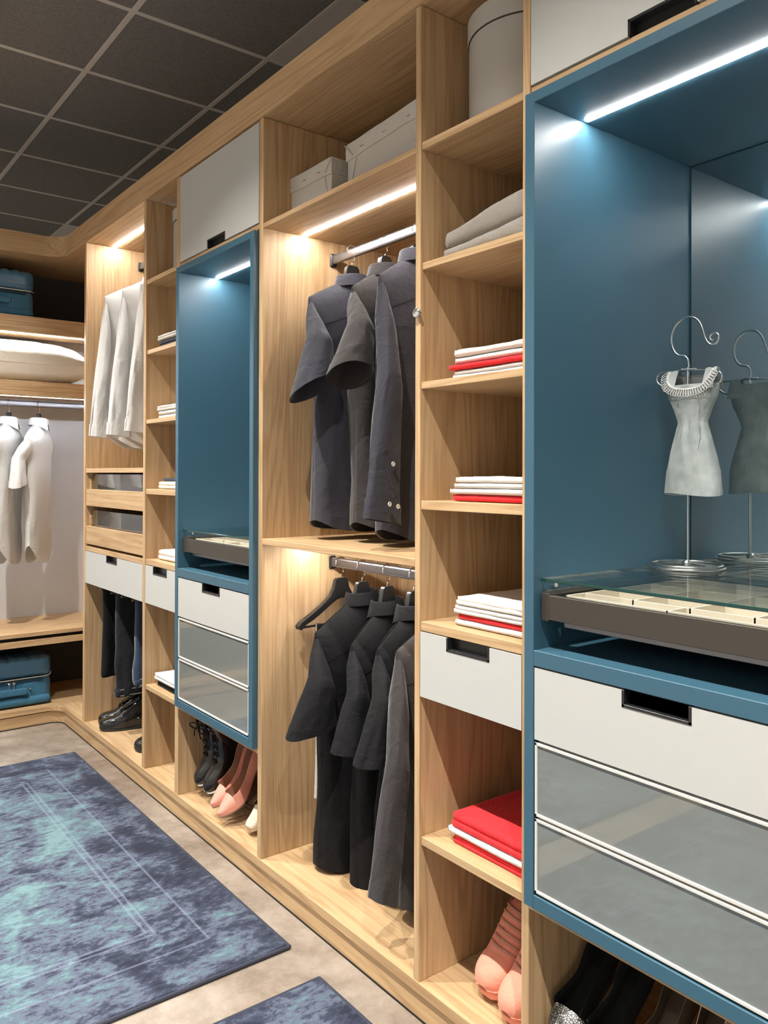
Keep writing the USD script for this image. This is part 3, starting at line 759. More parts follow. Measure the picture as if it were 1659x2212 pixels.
shirt('second black short-sleeved shirt from the left on the lower rail', 'shirt', None, (.262, 1.93), 10, R_LO, 'black_cloth', seed=5, ctop=-.104, shz=-.226, sh=.155, bw=.122, hem=-.95, hemcurve=.015, sleeves=ss(-.268, -.492, -.150, -.506, -.050, .042, -.30), pleat=.04)
shirt('third black short-sleeved shirt from the left on the lower rail', 'shirt', None, (.262, 1.805), 10, R_LO, 'black_cloth', seed=6, ctop=-.100, shz=-.216, sh=.155, bw=.13, hem=-.93, sleeves=ss(-.280, -.490, -.155, -.488, -.050, .042, -.30), pleat=.04)
shirt('charcoal long-sleeved shirt hanging against the oak panel at the right of the lower rail', 'shirt', None, (.262, 1.69), 6, R_LO, 'charcoal_cloth', seed=7, sh=.17, ctop=-.11, shz=-.200, bw=.14, hem=-.88, hemcurve=0, cuff=False,
      sleeves=[(-1, (-.297, -.785), (-.215, -.820), -.30, -.045, .035, True), (1, (.23, -.82), (.14, -.84), -.30, .03, .035, True)], pleat=0)
obj_white = shirt('white garment hem showing behind the black shirts near the panel', 'shirt', None, (.285, 2.185), 4, .86, 'white_cloth', seed=8, sh=.10, bw=.118, bt=.012, collar=False, yoke=0, pleat=0, ctop=-.10, shz=-.16, hem=-.60, hemcurve=.0, fold=.006)

for k, (y, lab, o) in enumerate(((3.80, 'white long-sleeved shirt at the left of the far hanging unit', 0), (3.62, 'white long-sleeved shirt in the middle of the far hanging unit', .0), (3.45, 'white long-sleeved shirt at the right of the far hanging unit', .01))):
    shirt(lab, 'shirt', None, (.268, y), 4, 2.3505, 'white_cloth', seed=20 + k, sh=.245 - .02 * k, bw=.215, bt=.050, ctop=-.105, shz=-.240, hem=-.945, hemcurve=.06, fold=.016, cuff=True, pleat=0,
          sleeves=[(-1, (-.325 + .02 * k, -.875 + o), (-.235 + .03 * k, -.885 + o), -.42, -.035, .026, True), (1, (.28, -.875), (.2, -.885), -.42, .02, .026, True)])

for k, (x, lab, r_) in enumerate(((-.205, 'white shirt on the corner rail at the left edge of the picture', 238), (-.055, 'white short-sleeved shirt on the corner rail, the one nearer the oak panel', 238))):
    shirt(lab, 'shirt', None, (x, 4.60), r_, 1.6795, 'white_cloth', seed=30 + k, sh=.185, bw=.150, bt=.040, ctop=-.095, shz=-.200, hem=-.87, hemcurve=.09, fold=.012, pleat=0,
          sleeves=[(-1, (-.265, -.475), (-.085, -.425), -.27, -.04, .040, False), (1, (.255, -.465), (.10, -.42), -.27, -.045, .040, False)], gap=.5)

# ------------------------------------------------------------------ trousers under the far drawer
def trousers(label, mt, y, x0, x1, z0, th, seed, hemband=False):
    t = thing('jeans' if 'jeans' in label else 'trousers', label, 'trousers', ((x0 + x1) / 2, y, z0))
    m = soft_box(x0, x1, y - th, y + th, z0, .764, .011, amp=0, step=.014); v = np.array(m.vertices)
    k = np.clip((.74 - v[:, 2]) / .3, 0, 1)
    v[:, 1] += .022 * (meshkit.fbm(np.stack([v[:, 0] * 22, v[:, 2] * 2.5, np.sign(v[:, 1] - y) * 2 + seed], 1), 3, seed) - .5) * 2 * k
    v[:, 0] += .014 * (meshkit.fbm(np.stack([v[:, 1] * 0, v[:, 2] * 6, v[:, 1] * 9], 1), 2, seed + 4) - .5) * 2 * k
    obj('leg', trimesh.Trimesh(v, m.faces, process=False), mt, t, smooth=60)
    if hemband:
        obj('waistband', soft_box(x0 - .006, x1, y - th - .004, y + th + .004, z0 - .004, z0 + .036, .012, amp=.003, seed=seed), mt, t, smooth=60)
        obj('stitching', join(*[tube([(x0 + .01, y - th - .0065, z0 + q), (x1 - .02, y - th - .0065, z0 + q)], .0011, 5) for q in (.006, .033)]), 'stitch', t, label='pale stitching')
        obj('belt_loop', box(x0 + .028, x0 + .04, y - th - .008, y - th - .004, z0 - .002, z0 + .04, .001), mt, t)
        obj('rivet', lathe([(0, 0), (.004, 0), (.003, .003), (0, .0035)], (0, 0, 0), 12).apply_transform(trimesh.transformations.rotation_matrix(math.pi / 2, [1, 0, 0])).apply_translation([x0 + .06, y - th - .004, z0 + .10]), 'steel', t)


trousers('leftmost black trousers hanging flat under the far pale drawer', 'black_cloth', 3.80, .028, .33, .335, .012, 1)
trousers('black jeans with pale stitching hanging under the far pale drawer', 'black_denim', 3.665, .045, .33, .275, .022, 2, True)
trousers('dark blue jeans with rolled pale hem under the far pale drawer', 'blue_denim', 3.53, .085, .35, .345, .020, 3, True)
trousers('blue jeans reaching lowest at the right, half hidden by the oak panel', 'blue_denim', 3.40, .125, .36, .215, .016, 4)

# ------------------------------------------------------------------ suitcases, bag and pillow in the corner unit
def make_suitcase(label, loc, w=.66, d=.40):
    t = thing('suitcase', label, 'suitcase', loc)
    L = lambda m: m
    m = soft_box(-w, 0, 0, d, .142, .248, .034, R=.055, step=.011); v = np.array(m.vertices)
    rib = np.abs(np.sin((v[:, 0] + .02) * math.pi / .050)); edge = np.clip((v[:, 2] - .205) / .03, 0, 1) * np.clip((-.035 - v[:, 0]) / .03, 0, 1)
    v[:, 2] += (.010 * rib - .005) * edge; v[:, 1] -= .004 * rib * edge * (v[:, 1] < .1)
    obj('ribbed_lid', trimesh.Trimesh(v, m.faces, process=False), 'case_shell', t, smooth=45, local=True)
    m = soft_box(-w + .004, -.002, .004, d, 0.002, .142, .028, R=.05, amp=.010, scale=11, seed=4, step=.013)
    obj('soft_body', m, 'case_fabric', t, smooth=60, local=True)
    obj('piping', tube([(-w + .03, -.002, .1435), (-.055, -.002, .1435), (-.03, .003, .1435), (-.012, .016, .1445), (-.001, .04, .147), (.006, .07, .150)], .0026, 8), 'sole_white', t, local=True, label='pale piping')
    obj('zip_tape', box(-w + .05, -.05, -.0015, .01, .122, .140, .002), 'case_dark', t, local=True)
    obj('front_pocket', soft_box(-w + .01, -.012, -.022, .05, .006, .050, .020, R=.02, amp=.010, scale=9, seed=8), 'case_fabric', t, smooth=60, local=True)
    obj('handle', soft_box(-.36, -.128, -.030, .004, .066, .098, .008, amp=.002, seed=3), 'case_fabric', t, smooth=50, local=True)
    for x in (-.215, -.192):
        obj('zip_pull', join(tube([(x, -.008, .124), (x, -.010, .092)], .0016, 6), trimesh.creation.icosphere(2, .0045).apply_translation([x, -.010, .091]), box(x - .007, x + .007, -.010, -.001, .121, .131, .002)), 'chrome', t, local=True, smooth=40, label='bright zip pull')
    obj('stud', trimesh.creation.icosphere(2, .006).apply_translation([-.113, -.004, .088]), 'chrome', t, local=True, smooth=60)
    return t


case = make_suitcase('blue suitcase with a ribbed lid lying under the oak bench', (-.022, 4.43, .0905))
dup(case, 'blue suitcase on the top shelf in the left corner, above the pillow', (-.115, 4.44, 2.092))
t = thing('travel_bag', 'black bag lying on the blue suitcase under the bench', 'bag', (-.35, 4.66, .3465))
obj('body', soft_box(-.66, -.085, 4.53, 4.82, .3465, .405, .03, amp=.008, seed=2), 'black_bag', t, smooth=60)
obj('carry_strap', tube(smoothpath([(-.45, 4.527, .38), (-.40, 4.520, .372), (-.30, 4.520, .372), (-.25, 4.527, .38)], 20), .006, 8), 'black_bag', t)


def pillow(label, x0, x1, y0, y1, z0, z1):
    t = thing('pillow', label, 'pillow', ((x0 + x1) / 2, (y0 + y1) / 2, z0))
    n = 70; a = np.linspace(-1, 1, n); X, Y = np.meshgrid(a, a, indexing='ij')
    prof = (np.clip(1 - np.abs(X) ** 4.0, 0, 1) ** .55) * (np.clip(1 - np.abs(Y) ** 4.5, 0, 1) ** .5)
    cxp = 1 - .07 * (1 - np.abs(Y)) * np.abs(X) ** 3; cyp = 1 - .07 * (1 - np.abs(X)) * np.abs(Y) ** 3
    px = (x0 + x1) / 2 + X * cxp * (x1 - x0) / 2; py = (y0 + y1) / 2 + Y * cyp * (y1 - y0) / 2
    w = .012 * (meshkit.fbm(np.stack([px * 14, py * 14, px * 0], -1), 3, 5) - .5) * 2 * (1 - prof * .6)
    hgt = (z1 - z0); mid = z0 + hgt * .42
    top = np.stack([px, py, mid + prof * hgt * .58 + w * prof ** .3], -1); bot = np.stack([px, py, np.maximum(mid - prof ** .7 * hgt * .44 + w * .3, z0)], -1)
    g = grid(top); b = grid(bot); b.faces = b.faces[:, ::-1]
    obj('pillowcase', join(g, b), 'pillow_cloth', t, smooth=70)
    edge = np.concatenate([top[0], top[1:, -1], top[-1, -2::-1], top[-2:0:-1, 0]])
    obj('seam', tube(edge, .0025, 6, closed=True), 'pillow_cloth', t, smooth=60)


pillow('large cream pillow lying on the corner shelf above the rail', -.62, .165, 4.365, 4.84, 1.7635, 1.985)

# ------------------------------------------------------------------ folded clothes and boxes
def folded(label, mt, x0, x1, y0, y1, z0, z1, seed, group=None, cat='folded shirt', name='folded_shirt', amp=.0035, skew=(0.0, 0.0), single=False):
    t = thing(name, label, cat, ((x0 + x1) / 2, (y0 + y1) / 2, z0), 0, group)
    h = z1 - z0
    def lay(a, b, ins, sd, am=amp, r=.012):
        m = soft_box(x0 + ins, x1, y0, y1 - ins, a, b, min(r, .48 * (b - a)), R=.014 if r < .02 else .03, amp=am, scale=14, seed=sd, step=.012)
        v = np.array(m.vertices); v[:, 2] += np.clip(y1 - v[:, 1] - .02, 0, 1) * (skew[0] + (skew[1] - skew[0]) * np.clip((v[:, 2] - z0) / h, 0, 1))
        return trimesh.Trimesh(v, m.faces, process=False)
    if single:
        obj('folded_knit', lay(z0, z1, 0, seed, .006, .022), mt, t, smooth=60); return
    if h < .0185:
        obj('folded_cloth', lay(z0, z1, 0, seed), mt, t, smooth=60); return
    obj('lower_fold', lay(z0, z0 + h * .52, 0, seed), mt, t, smooth=60)
    obj('upper_fold', lay(z0 + h * .45, z1, .0018, seed + 50), mt, t, smooth=60)


X5 = (.035, .36)
def stack(zb, ytop, items, yr, x=X5, seed=0):
    z = zb + .0006
    for k, (lab, mt, h, dy, dx) in enumerate(items):
        folded(lab, mt, x[0] + dx, x[1], yr, ytop + dy, z, z + h, seed + k); z += h + .0004


folded('flat pale grey knit sweater under another on the upper shelf', 'grey_knit', .030, .36, 1.165, 1.438, 1.7962, 1.823, 100, None, 'sweater', 'folded_sweater', skew=(0, .07), single=True)
folded('thick grey knit sweater lying on top of the flat one', 'grey_knit', .035, .36, 1.165, 1.434, 1.824, 1.866, 101, None, 'sweater', 'folded_sweater', skew=(.075, .17), single=True)
stack(1.5115, 1.398, [('white folded shirt at the bottom of the stack below the grey sweaters', 'white_cloth', .021, .0, .0), ('red folded shirt inside the stack below the grey sweaters', 'red_cloth', .014, .010, -.004),
                      ('pale grey folded shirt above the red one, below the grey sweaters', 'pale_grey_cloth', .015, -.004, .002), ('white folded shirt topping the stack below the grey sweaters', 'off_white', .018, -.004, .0)], 1.165, seed=110)
stack(1.2295, 1.392, [('red folded shirt at the bottom of the middle stack of four', 'red_cloth', .016, .006, .0), ('white folded shirt lying right on the bottom red one, middle stack', 'white_cloth', .013, .012, -.004),
                      ('pale grey folded shirt in the middle stack', 'pale_grey_cloth', .012, .0, .0), ('white folded shirt topping the middle stack', 'off_white', .014, -.002, .002)], 1.165, seed=120)
stack(.9435, 1.388, [('white folded shirt at the bottom of the stack just above the pale drawer', 'white_cloth', .014, .0, .0), ('red folded shirt in the stack just above the pale drawer', 'red_cloth', .012, -.006, .004),
                     ('white folded shirt above the red one, just above the pale drawer', 'white_cloth', .019, .004, .0), ('off-white folded shirt topping the stack just above the pale drawer', 'off_white', .020, .0, .003)], 1.165, seed=130)
stack(.433, 1.405, [('thin red folded shirt under the white one on the low shelf', 'red_cloth', .020, .0, .0), ('white folded shirt between two red ones on the low shelf', 'white_cloth', .014, .012, -.004),
                    ('large bright red folded shirt topping the low shelf stack', 'red_cloth', .034, .004, .0)], 1.165, (.045, .47), seed=140)
Y2 = 2.915
stack(1.7955, 3.165, [('dark navy folded sweater on the upper shelf of the far narrow unit', 'navy_cloth', .034, .0, .0), ('pale grey folded shirt lying on the navy sweater', 'pale_grey_cloth', .022, .01, -.003)], Y2, seed=150)
stack(1.5115, 3.165, [('thin white folded shirt at the bottom of the far stack of three', 'white_cloth', .016, .0, .0), ('white folded shirt in the middle of the far stack of three', 'white_cloth', .017, .0, -.002), ('white folded shirt topping the far stack of three', 'off_white', .021, .01, -.004)], Y2, seed=160)
stack(1.2295, 3.165, [('plump white folded shirt under a dark one in the far narrow unit', 'off_white', .030, .0, .0), ('thin dark folded shirt lying on a plump white one', 'navy_cloth', .014, -.02, .012)], Y2, seed=170)
stack(.9435, 3.165, [('plump off-white folded towel just above the small pale drawer', 'off_white', .040, .0, .0)], Y2, seed=180)
stack(.433, 3.165, [('black folded shirt under a white one on the low far shelf', 'black_cloth', .022, .0, .0), ('white folded shirt on the black one on the low far shelf', 'white_cloth', .026, .018, -.006)], Y2, seed=190)


def linen_box(label, x0, x1, y0, y1, z0, z1, lid, rot, seed):
    c = np.array([(x0 + x1) / 2, (y0 + y1) / 2, z0])
    t = thing('storage_box', label, 'box', c)
    a = math.radians(rot); A = np.array([[math.cos(a), -math.sin(a), 0], [math.sin(a), math.cos(a), 0], [0, 0, 1]])
    g = lambda m: xf(m, A, c)
    hx, hy = (x1 - x0) / 2, (y1 - y0) / 2; h = z1 - z0
    obj('body', g(soft_box(-hx + .006, hx - .006, -hy + .006, hy - .006, 0, h - .01, .005, amp=.003, scale=9, seed=seed, step=.018)), 'linen_box', t, smooth=40)
    m = soft_box(-hx, hx, -hy, hy, h - lid, h, .006, amp=.004, scale=8, seed=seed + 1, step=.016); v = np.array(m.vertices)
    low = v[:, 2] < h - lid + .004; v[:, 2] -= np.where(low, .008 * (meshkit.noise(np.stack([v[:, 0] * 12, v[:, 1] * 12, v[:, 2] * 0], 1), seed) - .2), 0)
    obj('lid', g(trimesh.Trimesh(v, m.faces, process=False)), 'linen_box', t, smooth=40)
    for s in (-1, 1):
        obj('corner_fold', g(join(tube([(-hx - .0012, s * hy * .98, h - .004), (-hx - .0012, s * hy * .78, h - lid + .004)], .0016, 6), tube([(-hx + .0045, s * hy * .93, .006), (-hx + .0045, s * hy * .72, h - lid - .004)], .0016, 6))), 'linen_box', t)
    for q in (-.55, .0, .55): obj('staple', g(box(-hx - .0022, -hx + .003, q * hy - .007, q * hy + .007, h - lid + .014, h - lid + .0162, .0003)), 'steel', t)


linen_box('low linen-covered box on the top shelf above the dark shirts, left of a taller one', .098, .30, 1.996, 2.293, 2.0768, 2.238, .045, 0, 1)
linen_box('larger linen-covered box on the top shelf above the dark shirts, against the right panel', .095, .37, 1.515, 1.935, 2.0768, 2.256, .048, -4, 4)


def hat_box(label, c, r, h, lid):
    t = thing('hat_box', label, 'box', c)
    obj('body', lathe([(0, .0008), (r - .004, .0008), (r - .003, .004), (r - .003, h - .01), (0, h - .01)], c), 'hat_box', t, smooth=40)
    obj('lid', lathe([(r - .0015, h - lid), (r, h - lid), (r + .0008, h - lid + .002), (r + .0008, h - .004), (r - .003, h), (0, h + .001)], c), 'hat_box', t, smooth=40)
    obj('lid_edge', lathe([(r - .002, h - lid - .003), (r - .0008, h - lid - .003), (r - .0008, h - lid), (r - .002, h - lid)], c), 'bronze', t)


hat_box('large round grey hat box on the top shelf of the near narrow unit', (.205, 1.3035, 2.0832), .150, .282, .052)
hat_box('small pale round box on the top shelf of the far narrow unit', (.20, 3.05, 2.0832), .140, .270, .05)


# ------------------------------------------------------------------ miniature dress on its stand
def dress_stand():
    X = .40; sy = 1.0316
    yy = lambda y: y * sy; zz = lambda z: CAM[2] + (z - CAM[2]) * sy
    Q = lambda y, z, x=X: (x, yy(y), zz(z))
    zg = 1.0855
    t = thing('display_stand', 'silver wire stand with a curled hook on the near glass shelf', 'stand', (X, yy(.983), zg))
    c = (X - .004, yy(.983))
    ring = lambda r, z: [(c[0] + r * math.cos(a), c[1] + r * math.sin(a), z) for a in np.linspace(0, 2 * math.pi, 64, endpoint=False)]
    obj('base_ring', tube(ring(.079, zg + .0030), .0026, 10, True), 'steel', t, smooth=60); obj('base_ring', tube(ring(.074, zg + .0085), .0026, 10, True), 'steel', t, smooth=60)
    for s in (-1, 1): obj('base_spoke', tube([(c[0], c[1] + s * .074, zg + .0085), (c[0], c[1] + s * .03, zg + .011), (c[0], c[1], zg + .013)], .0022, 8), 'steel', t)
    obj('pole_collar', lathe([(0, .002), (.009, .003), (.010, .012), (.006, .017), (0, .018)], (c[0], c[1], zg), 20), 'steel', t)
    obj('pole', tube([(X, yy(.983), zg + .01), (X, yy(.983), zz(1.525))], .0028, 10), 'steel', t)
    hook = [(.981, 1.525), (.983, 1.540), (.990, 1.550), (1.003, 1.553), (1.012, 1.559), (1.021, 1.575), (1.0235, 1.59), (1.020, 1.608), (1.012, 1.621), (.998, 1.631), (.982, 1.634), (.967, 1.630), (.956, 1.619), (.949, 1.603), (.944, 1.588), (.938, 1.575), (.929, 1.568), (.919, 1.569), (.9125, 1.577), (.9135, 1.587), (.921, 1.591), (.930, 1.588), (.932, 1.582), (.926, 1.577)]
    obj('curled_hook', tube(smoothpath([Q(a, b) for a, b in hook], 130), .0026, 9), 'steel', t, smooth=60)
    bar = [(1.038, 1.489), (1.052, 1.493), (1.060, 1.505), (1.055, 1.516), (1.040, 1.519), (1.0, 1.519), (.96, 1.517), (.925, 1.513), (.910, 1.508), (.905, 1.497), (.912, 1.486), (.93, 1.484)]
    obj('shoulder_bar', tube(smoothpath([Q(a, b) for a, b in bar], 110), .0024, 9), 'steel', t, smooth=60)
    obj('bar_clip', tube([Q(.998, 1.521), Q(.964, 1.519)], .0034, 8), 'steel', t)

    d = thing('miniature_dress', 'small silvery woven dress with a ruffled neckline hanging on the wire stand', 'dress', (X, yy(.97), zz(1.25)))
    zt = [(1.250, .066, .030), (1.30, .062, .030), (1.339, .0525, .028), (1.375, .042, .024), (1.405, .0325, .020), (1.435, .044, .022), (1.458, .056, .024), (1.475, .0605, .0235), (1.486, .0605, .022), (1.500, .058, .014), (1.516, .057, .006)]
    n = 72; th = np.linspace(0, 2 * np.pi, n, endpoint=False); rings = []
    zl = np.linspace(1.250, 1.486, 34); ha = np.interp(zl, [q[0] for q in zt], [q[1] for q in zt]); hb = np.interp(zl, [q[0] for q in zt], [q[2] for q in zt])
    for z, a, b in zip(zl, ha, hb):
        y = .970 + a * np.cos(th); x = X - .002 - b * np.sin(th) * 1.0
        w = .004 * (meshkit.fbm(np.stack([np.cos(th) * 4, np.sin(th) * 4, np.full(n, z * 16)], 1), 3, 3) - .5) * 2
        rings.append(np.stack([x + w, y * sy, np.full(n, zz(z)) + .003 * np.sin(th * 2) * (z < 1.26)], 1))
    inn = [rings[0] * [1, 1, 1] + (rings[0].mean(0) - rings[0]) * .04 + [0, 0, .002]]
    top = rings[-1] + (rings[-1].mean(0) - rings[-1]) * .05
    obj('bodice_and_skirt', loft(inn[::-1] + rings + [top, top - [0, 0, .02]], False, False), 'dress_weave', d, smooth=60)
    # back and front of the yoke with the square neck, straps
    def strap(y0, y1, zlow, front):
        xs = X - .002 + (-1 if front else 1) * np.linspace(.0225, .004, 12); P = []
        for k, x in enumerate(xs):
            z = zlow + (1.519 - zlow) * (k / 11) ** .85
            P.append([(x, yy(y), zz(z) + .001 * math.sin(y * 400)) for y in np.linspace(y0, y1, 8)])
        P = np.array(P); g = grid(P); b = grid(P + [.0016, 0, 0]); b.faces = b.faces[:, ::-1]; return join(g, b)
    for (a, b) in ((1.029, 1.003), (.938, .912)): obj('strap', join(strap(a, b, 1.474, True), strap(a, b, 1.474, False)), 'dress_weave', d, smooth=50)
    bk = grid(np.array([[(X + .020 - .012 * q, yy(y), zz(1.478 + .030 * q)) for y in np.linspace(1.01, .93, 12)] for q in np.linspace(0, 1, 6)])); bk2 = bk.copy(); bk2.vertices = bk2.vertices + [.0015, 0, 0]; bk2.faces = bk2.faces[:, ::-1]
    obj('back_panel', join(bk, bk2), 'dress_weave', d, smooth=50)
    # ruffle: gathered loops round the neck
    neck = smoothpath([(1.022, 1.516), (1.019, 1.495), (1.006, 1.482), (.985, 1.476), (.965, 1.475), (.945, 1.478), (.930, 1.486), (.922, 1.500), (.920, 1.515)], 60)
    P = np.array([Q(a, b, X - .0255) for a, b in neck]); P[:, 0] += np.interp(P[:, 2], [zz(1.475), zz(1.49), zz(1.516)], [0, .002, .018])
    cen = np.array([X, yy(.970), zz(1.530)]); out = P - cen; out[:, 0] = 0; out /= np.linalg.norm(out, axis=1, keepdims=True)
    obj('neckline_band', tube(P, .0026, 8), 'white_cloth', d, smooth=60)
    for k in range(1, 59, 2):
        tan = P[min(k + 1, 59)] - P[k - 1]; tan /= np.linalg.norm(tan); a = np.linspace(0, 2 * np.pi, 17)[:-1]
        ln = .0085; lp = [P[k] + out[k] * (ln * (1 - math.cos(q)) * .95) + tan * (.0042 * math.sin(q)) + np.array([-.003 - .0022 * math.sin(q / 2), 0, 0]) for q in a]
        obj('ruffle_loop', tube(np.array(lp), .00085, 5, True), 'white_cloth', d, smooth=60)
    for a in (.993, .945):
        for z0, z1 in ((1.425, 1.452), (1.345, 1.40)): obj('dart_seam', tube([(X - .022 - .004 * (z0 < 1.4), yy(a), zz(z0)), (X - .0215, yy(a + (.003 if a > .97 else -.003)), zz((z0 + z1) / 2)), (X - .0235, yy(a), zz(z1))], .0010, 5), 'dress_weave', d)


dress_stand()
# ------------------------------------------------------------------ shoes
SE = np.linspace(0, 1, 34)


def sections(L, wid, top, bot, n=30, s0=0.0, s1=1.0, k=34, pw=.7):
    """Rings of a shoe from toe (0) to heel (L): half width, top and bottom height tables over s."""
    rr = []; ph = np.linspace(0, 2 * np.pi, n, endpoint=False)
    for s in np.linspace(s0, s1, k):
        w = np.interp(s, *zip(*wid)); zt = np.interp(s, *zip(*top)); zb = np.interp(s, *zip(*bot))
        c, q = np.cos(ph), np.sin(ph)
        up = np.sign(q) * np.abs(q) ** pw
        rr.append(np.stack([np.full(n, s * L), w * np.sign(c) * np.abs(c) ** .8, np.where(q > 0, zb + (zt - zb) * up, zb + .003 * up)], 1))
    return rr


def smooth_tab(t, k=40):
    from scipy.interpolate import PchipInterpolator
    x, y = zip(*t); s = np.linspace(x[0], x[-1], k); return list(zip(s, PchipInterpolator(x, y)(s)))


def placer(toe, yaw, tilt):
    a, b = math.radians(yaw), math.radians(tilt)
    T = np.array([[math.cos(b), 0, -math.sin(b)], [0, 1, 0], [math.sin(b), 0, math.cos(b)]])
    R = np.array([[math.cos(a), -math.sin(a), 0], [math.sin(a), math.cos(a), 0], [0, 0, 1]])
    A = R @ T
    return lambda m: xf(m, A, toe)


def sole_mesh(L, wid, bot, th, grow=.004, toe=0.0):
    w = [(s, v + grow) for s, v in wid]
    return loft(sections(L, w, [(s, z + 0.0) for s, z in bot], [(s, z - th) for s, z in bot], pw=.25))


def laces(t, pl, rows, mt, eyelets=None):
    for (a, w, z) in rows:
        obj('lace', pl(tube(smoothpath([(a, -w, z - .006), (a - .002, -w * .5, z + .003), (a + .002, w * .5, z + .003), (a, w, z - .006)], 14), .0022, 6)), mt, t, smooth=60)
    for a0, a1 in zip(rows[:-1], rows[1:]):
        obj('lace', pl(tube([(a0[0], -a0[1], a0[2] - .003), (.5 * (a0[0] + a1[0]), 0, .5 * (a0[2] + a1[2]) + .006), (a1[0], a1[1], a1[2] - .003)], .0018, 6)), mt, t, smooth=60)


def sneaker(label, toe, yaw, tilt, mats, cat='shoe', group=None, studs=False, L=.285, strapped=False):
    upper, sole, lace, inside = mats
    t = thing('sneaker', label, cat, toe, 0, group); pl = placer(toe, yaw, tilt)
    wid = smooth_tab([(0, .012), (.03, .028), (.10, .041), (.22, .048), (.36, .048), (.5, .042), (.65, .036), (.82, .037), (.94, .033), (1, .018)])
    bot = smooth_tab([(0, .030), (.08, .024), (.3, .022), (.6, .024), (1, .028)] if strapped else [(0, .024), (.08, .016), (.3, .014), (.6, .018), (1, .024)])
    top = smooth_tab(([(0, .040), (.04, .058), (.12, .068), (.24, .072)] if strapped else [(0, .033), (.04, .045), (.12, .053), (.24, .062)]) + [(.34, .083), (.46, .105), (.56, .124), (.64, .126), (.76, .110), (.90, .116), (.97, .112), (1, .085)])
    obj('upper', pl(loft(sections(L, wid, top, bot, 34))), upper, t, smooth=60)
    obj('sole', pl(sole_mesh(L, wid, bot, .020 if strapped else .0125, .004 if strapped else .0022)), sole, t, smooth=40)
    obj('welt', pl(sole_mesh(L, wid, [(s, z + .005) for s, z in bot], .004, .0055 if strapped else .0035)), 'sole_black' if not strapped else sole, t, smooth=40)
    # ankle opening and toe cap
    obj('opening', pl(loft([[(L * .77 + r * .058 * math.cos(a), r * .027 * math.sin(a), z) for a in np.linspace(0, 2 * np.pi, 24, endpoint=False)] for r, z in ((1.0, .108), (1.12, .118), (1.0, .1225), (.86, .118), (.75, .100))], True, True)), inside, t, smooth=50)
    capw = [(s, v + .0012) for s, v in wid]; capt = [(s, v + .0015) for s, v in top]
    obj('toe_cap', pl(loft(sections(L, capw, capt, bot, 34, 0.0, .235, 12))), upper, t, smooth=60)
    obj('heel_patch', pl(loft(sections(L, capw, [(s, v - .012) for s, v in top], bot, 34, .80, 1.0, 10))), upper, t, smooth=60)
    if strapped:
        for k in range(6):
            s = .30 + .055 * k; z = np.interp(s, *zip(*top)); w = np.interp(s, *zip(*wid))
            obj('elastic_strap', pl(tube(smoothpath([(s * L + .006, -w * .98, z * .55), (s * L, -w * .6, z * .93), (s * L - .004, 0, z + .004), (s * L + .008, w * .6, z * .93), (s * L + .012, w * .98, z * .55)], 18), .0038, 8)), lace, t, smooth=60)
    else:
        obj('tongue', pl(soft_box(L * .36, L * .66, -.020, .020, .090, .098, .004, step=.01).apply_transform(trimesh.transformations.rotation_matrix(-.46, [0, 1, 0], [L * .36, 0, .09])).apply_translation([0, 0, .002])), upper, t, smooth=50)
        laces(t, pl, [(L * s, .021, np.interp(s, *zip(*top)) + .003) for s in (.33, .38, .43, .48, .53, .575)], lace)
    if studs:
        for s in (.60, .68): obj('stud', pl(trimesh.creation.icosphere(2, .0045).apply_translation([s * L, -np.interp(s, *zip(*wid)) - .001, .052 + .10 * (s - .6)])), 'steel', t, smooth=60, label='small metal stud')
    return t


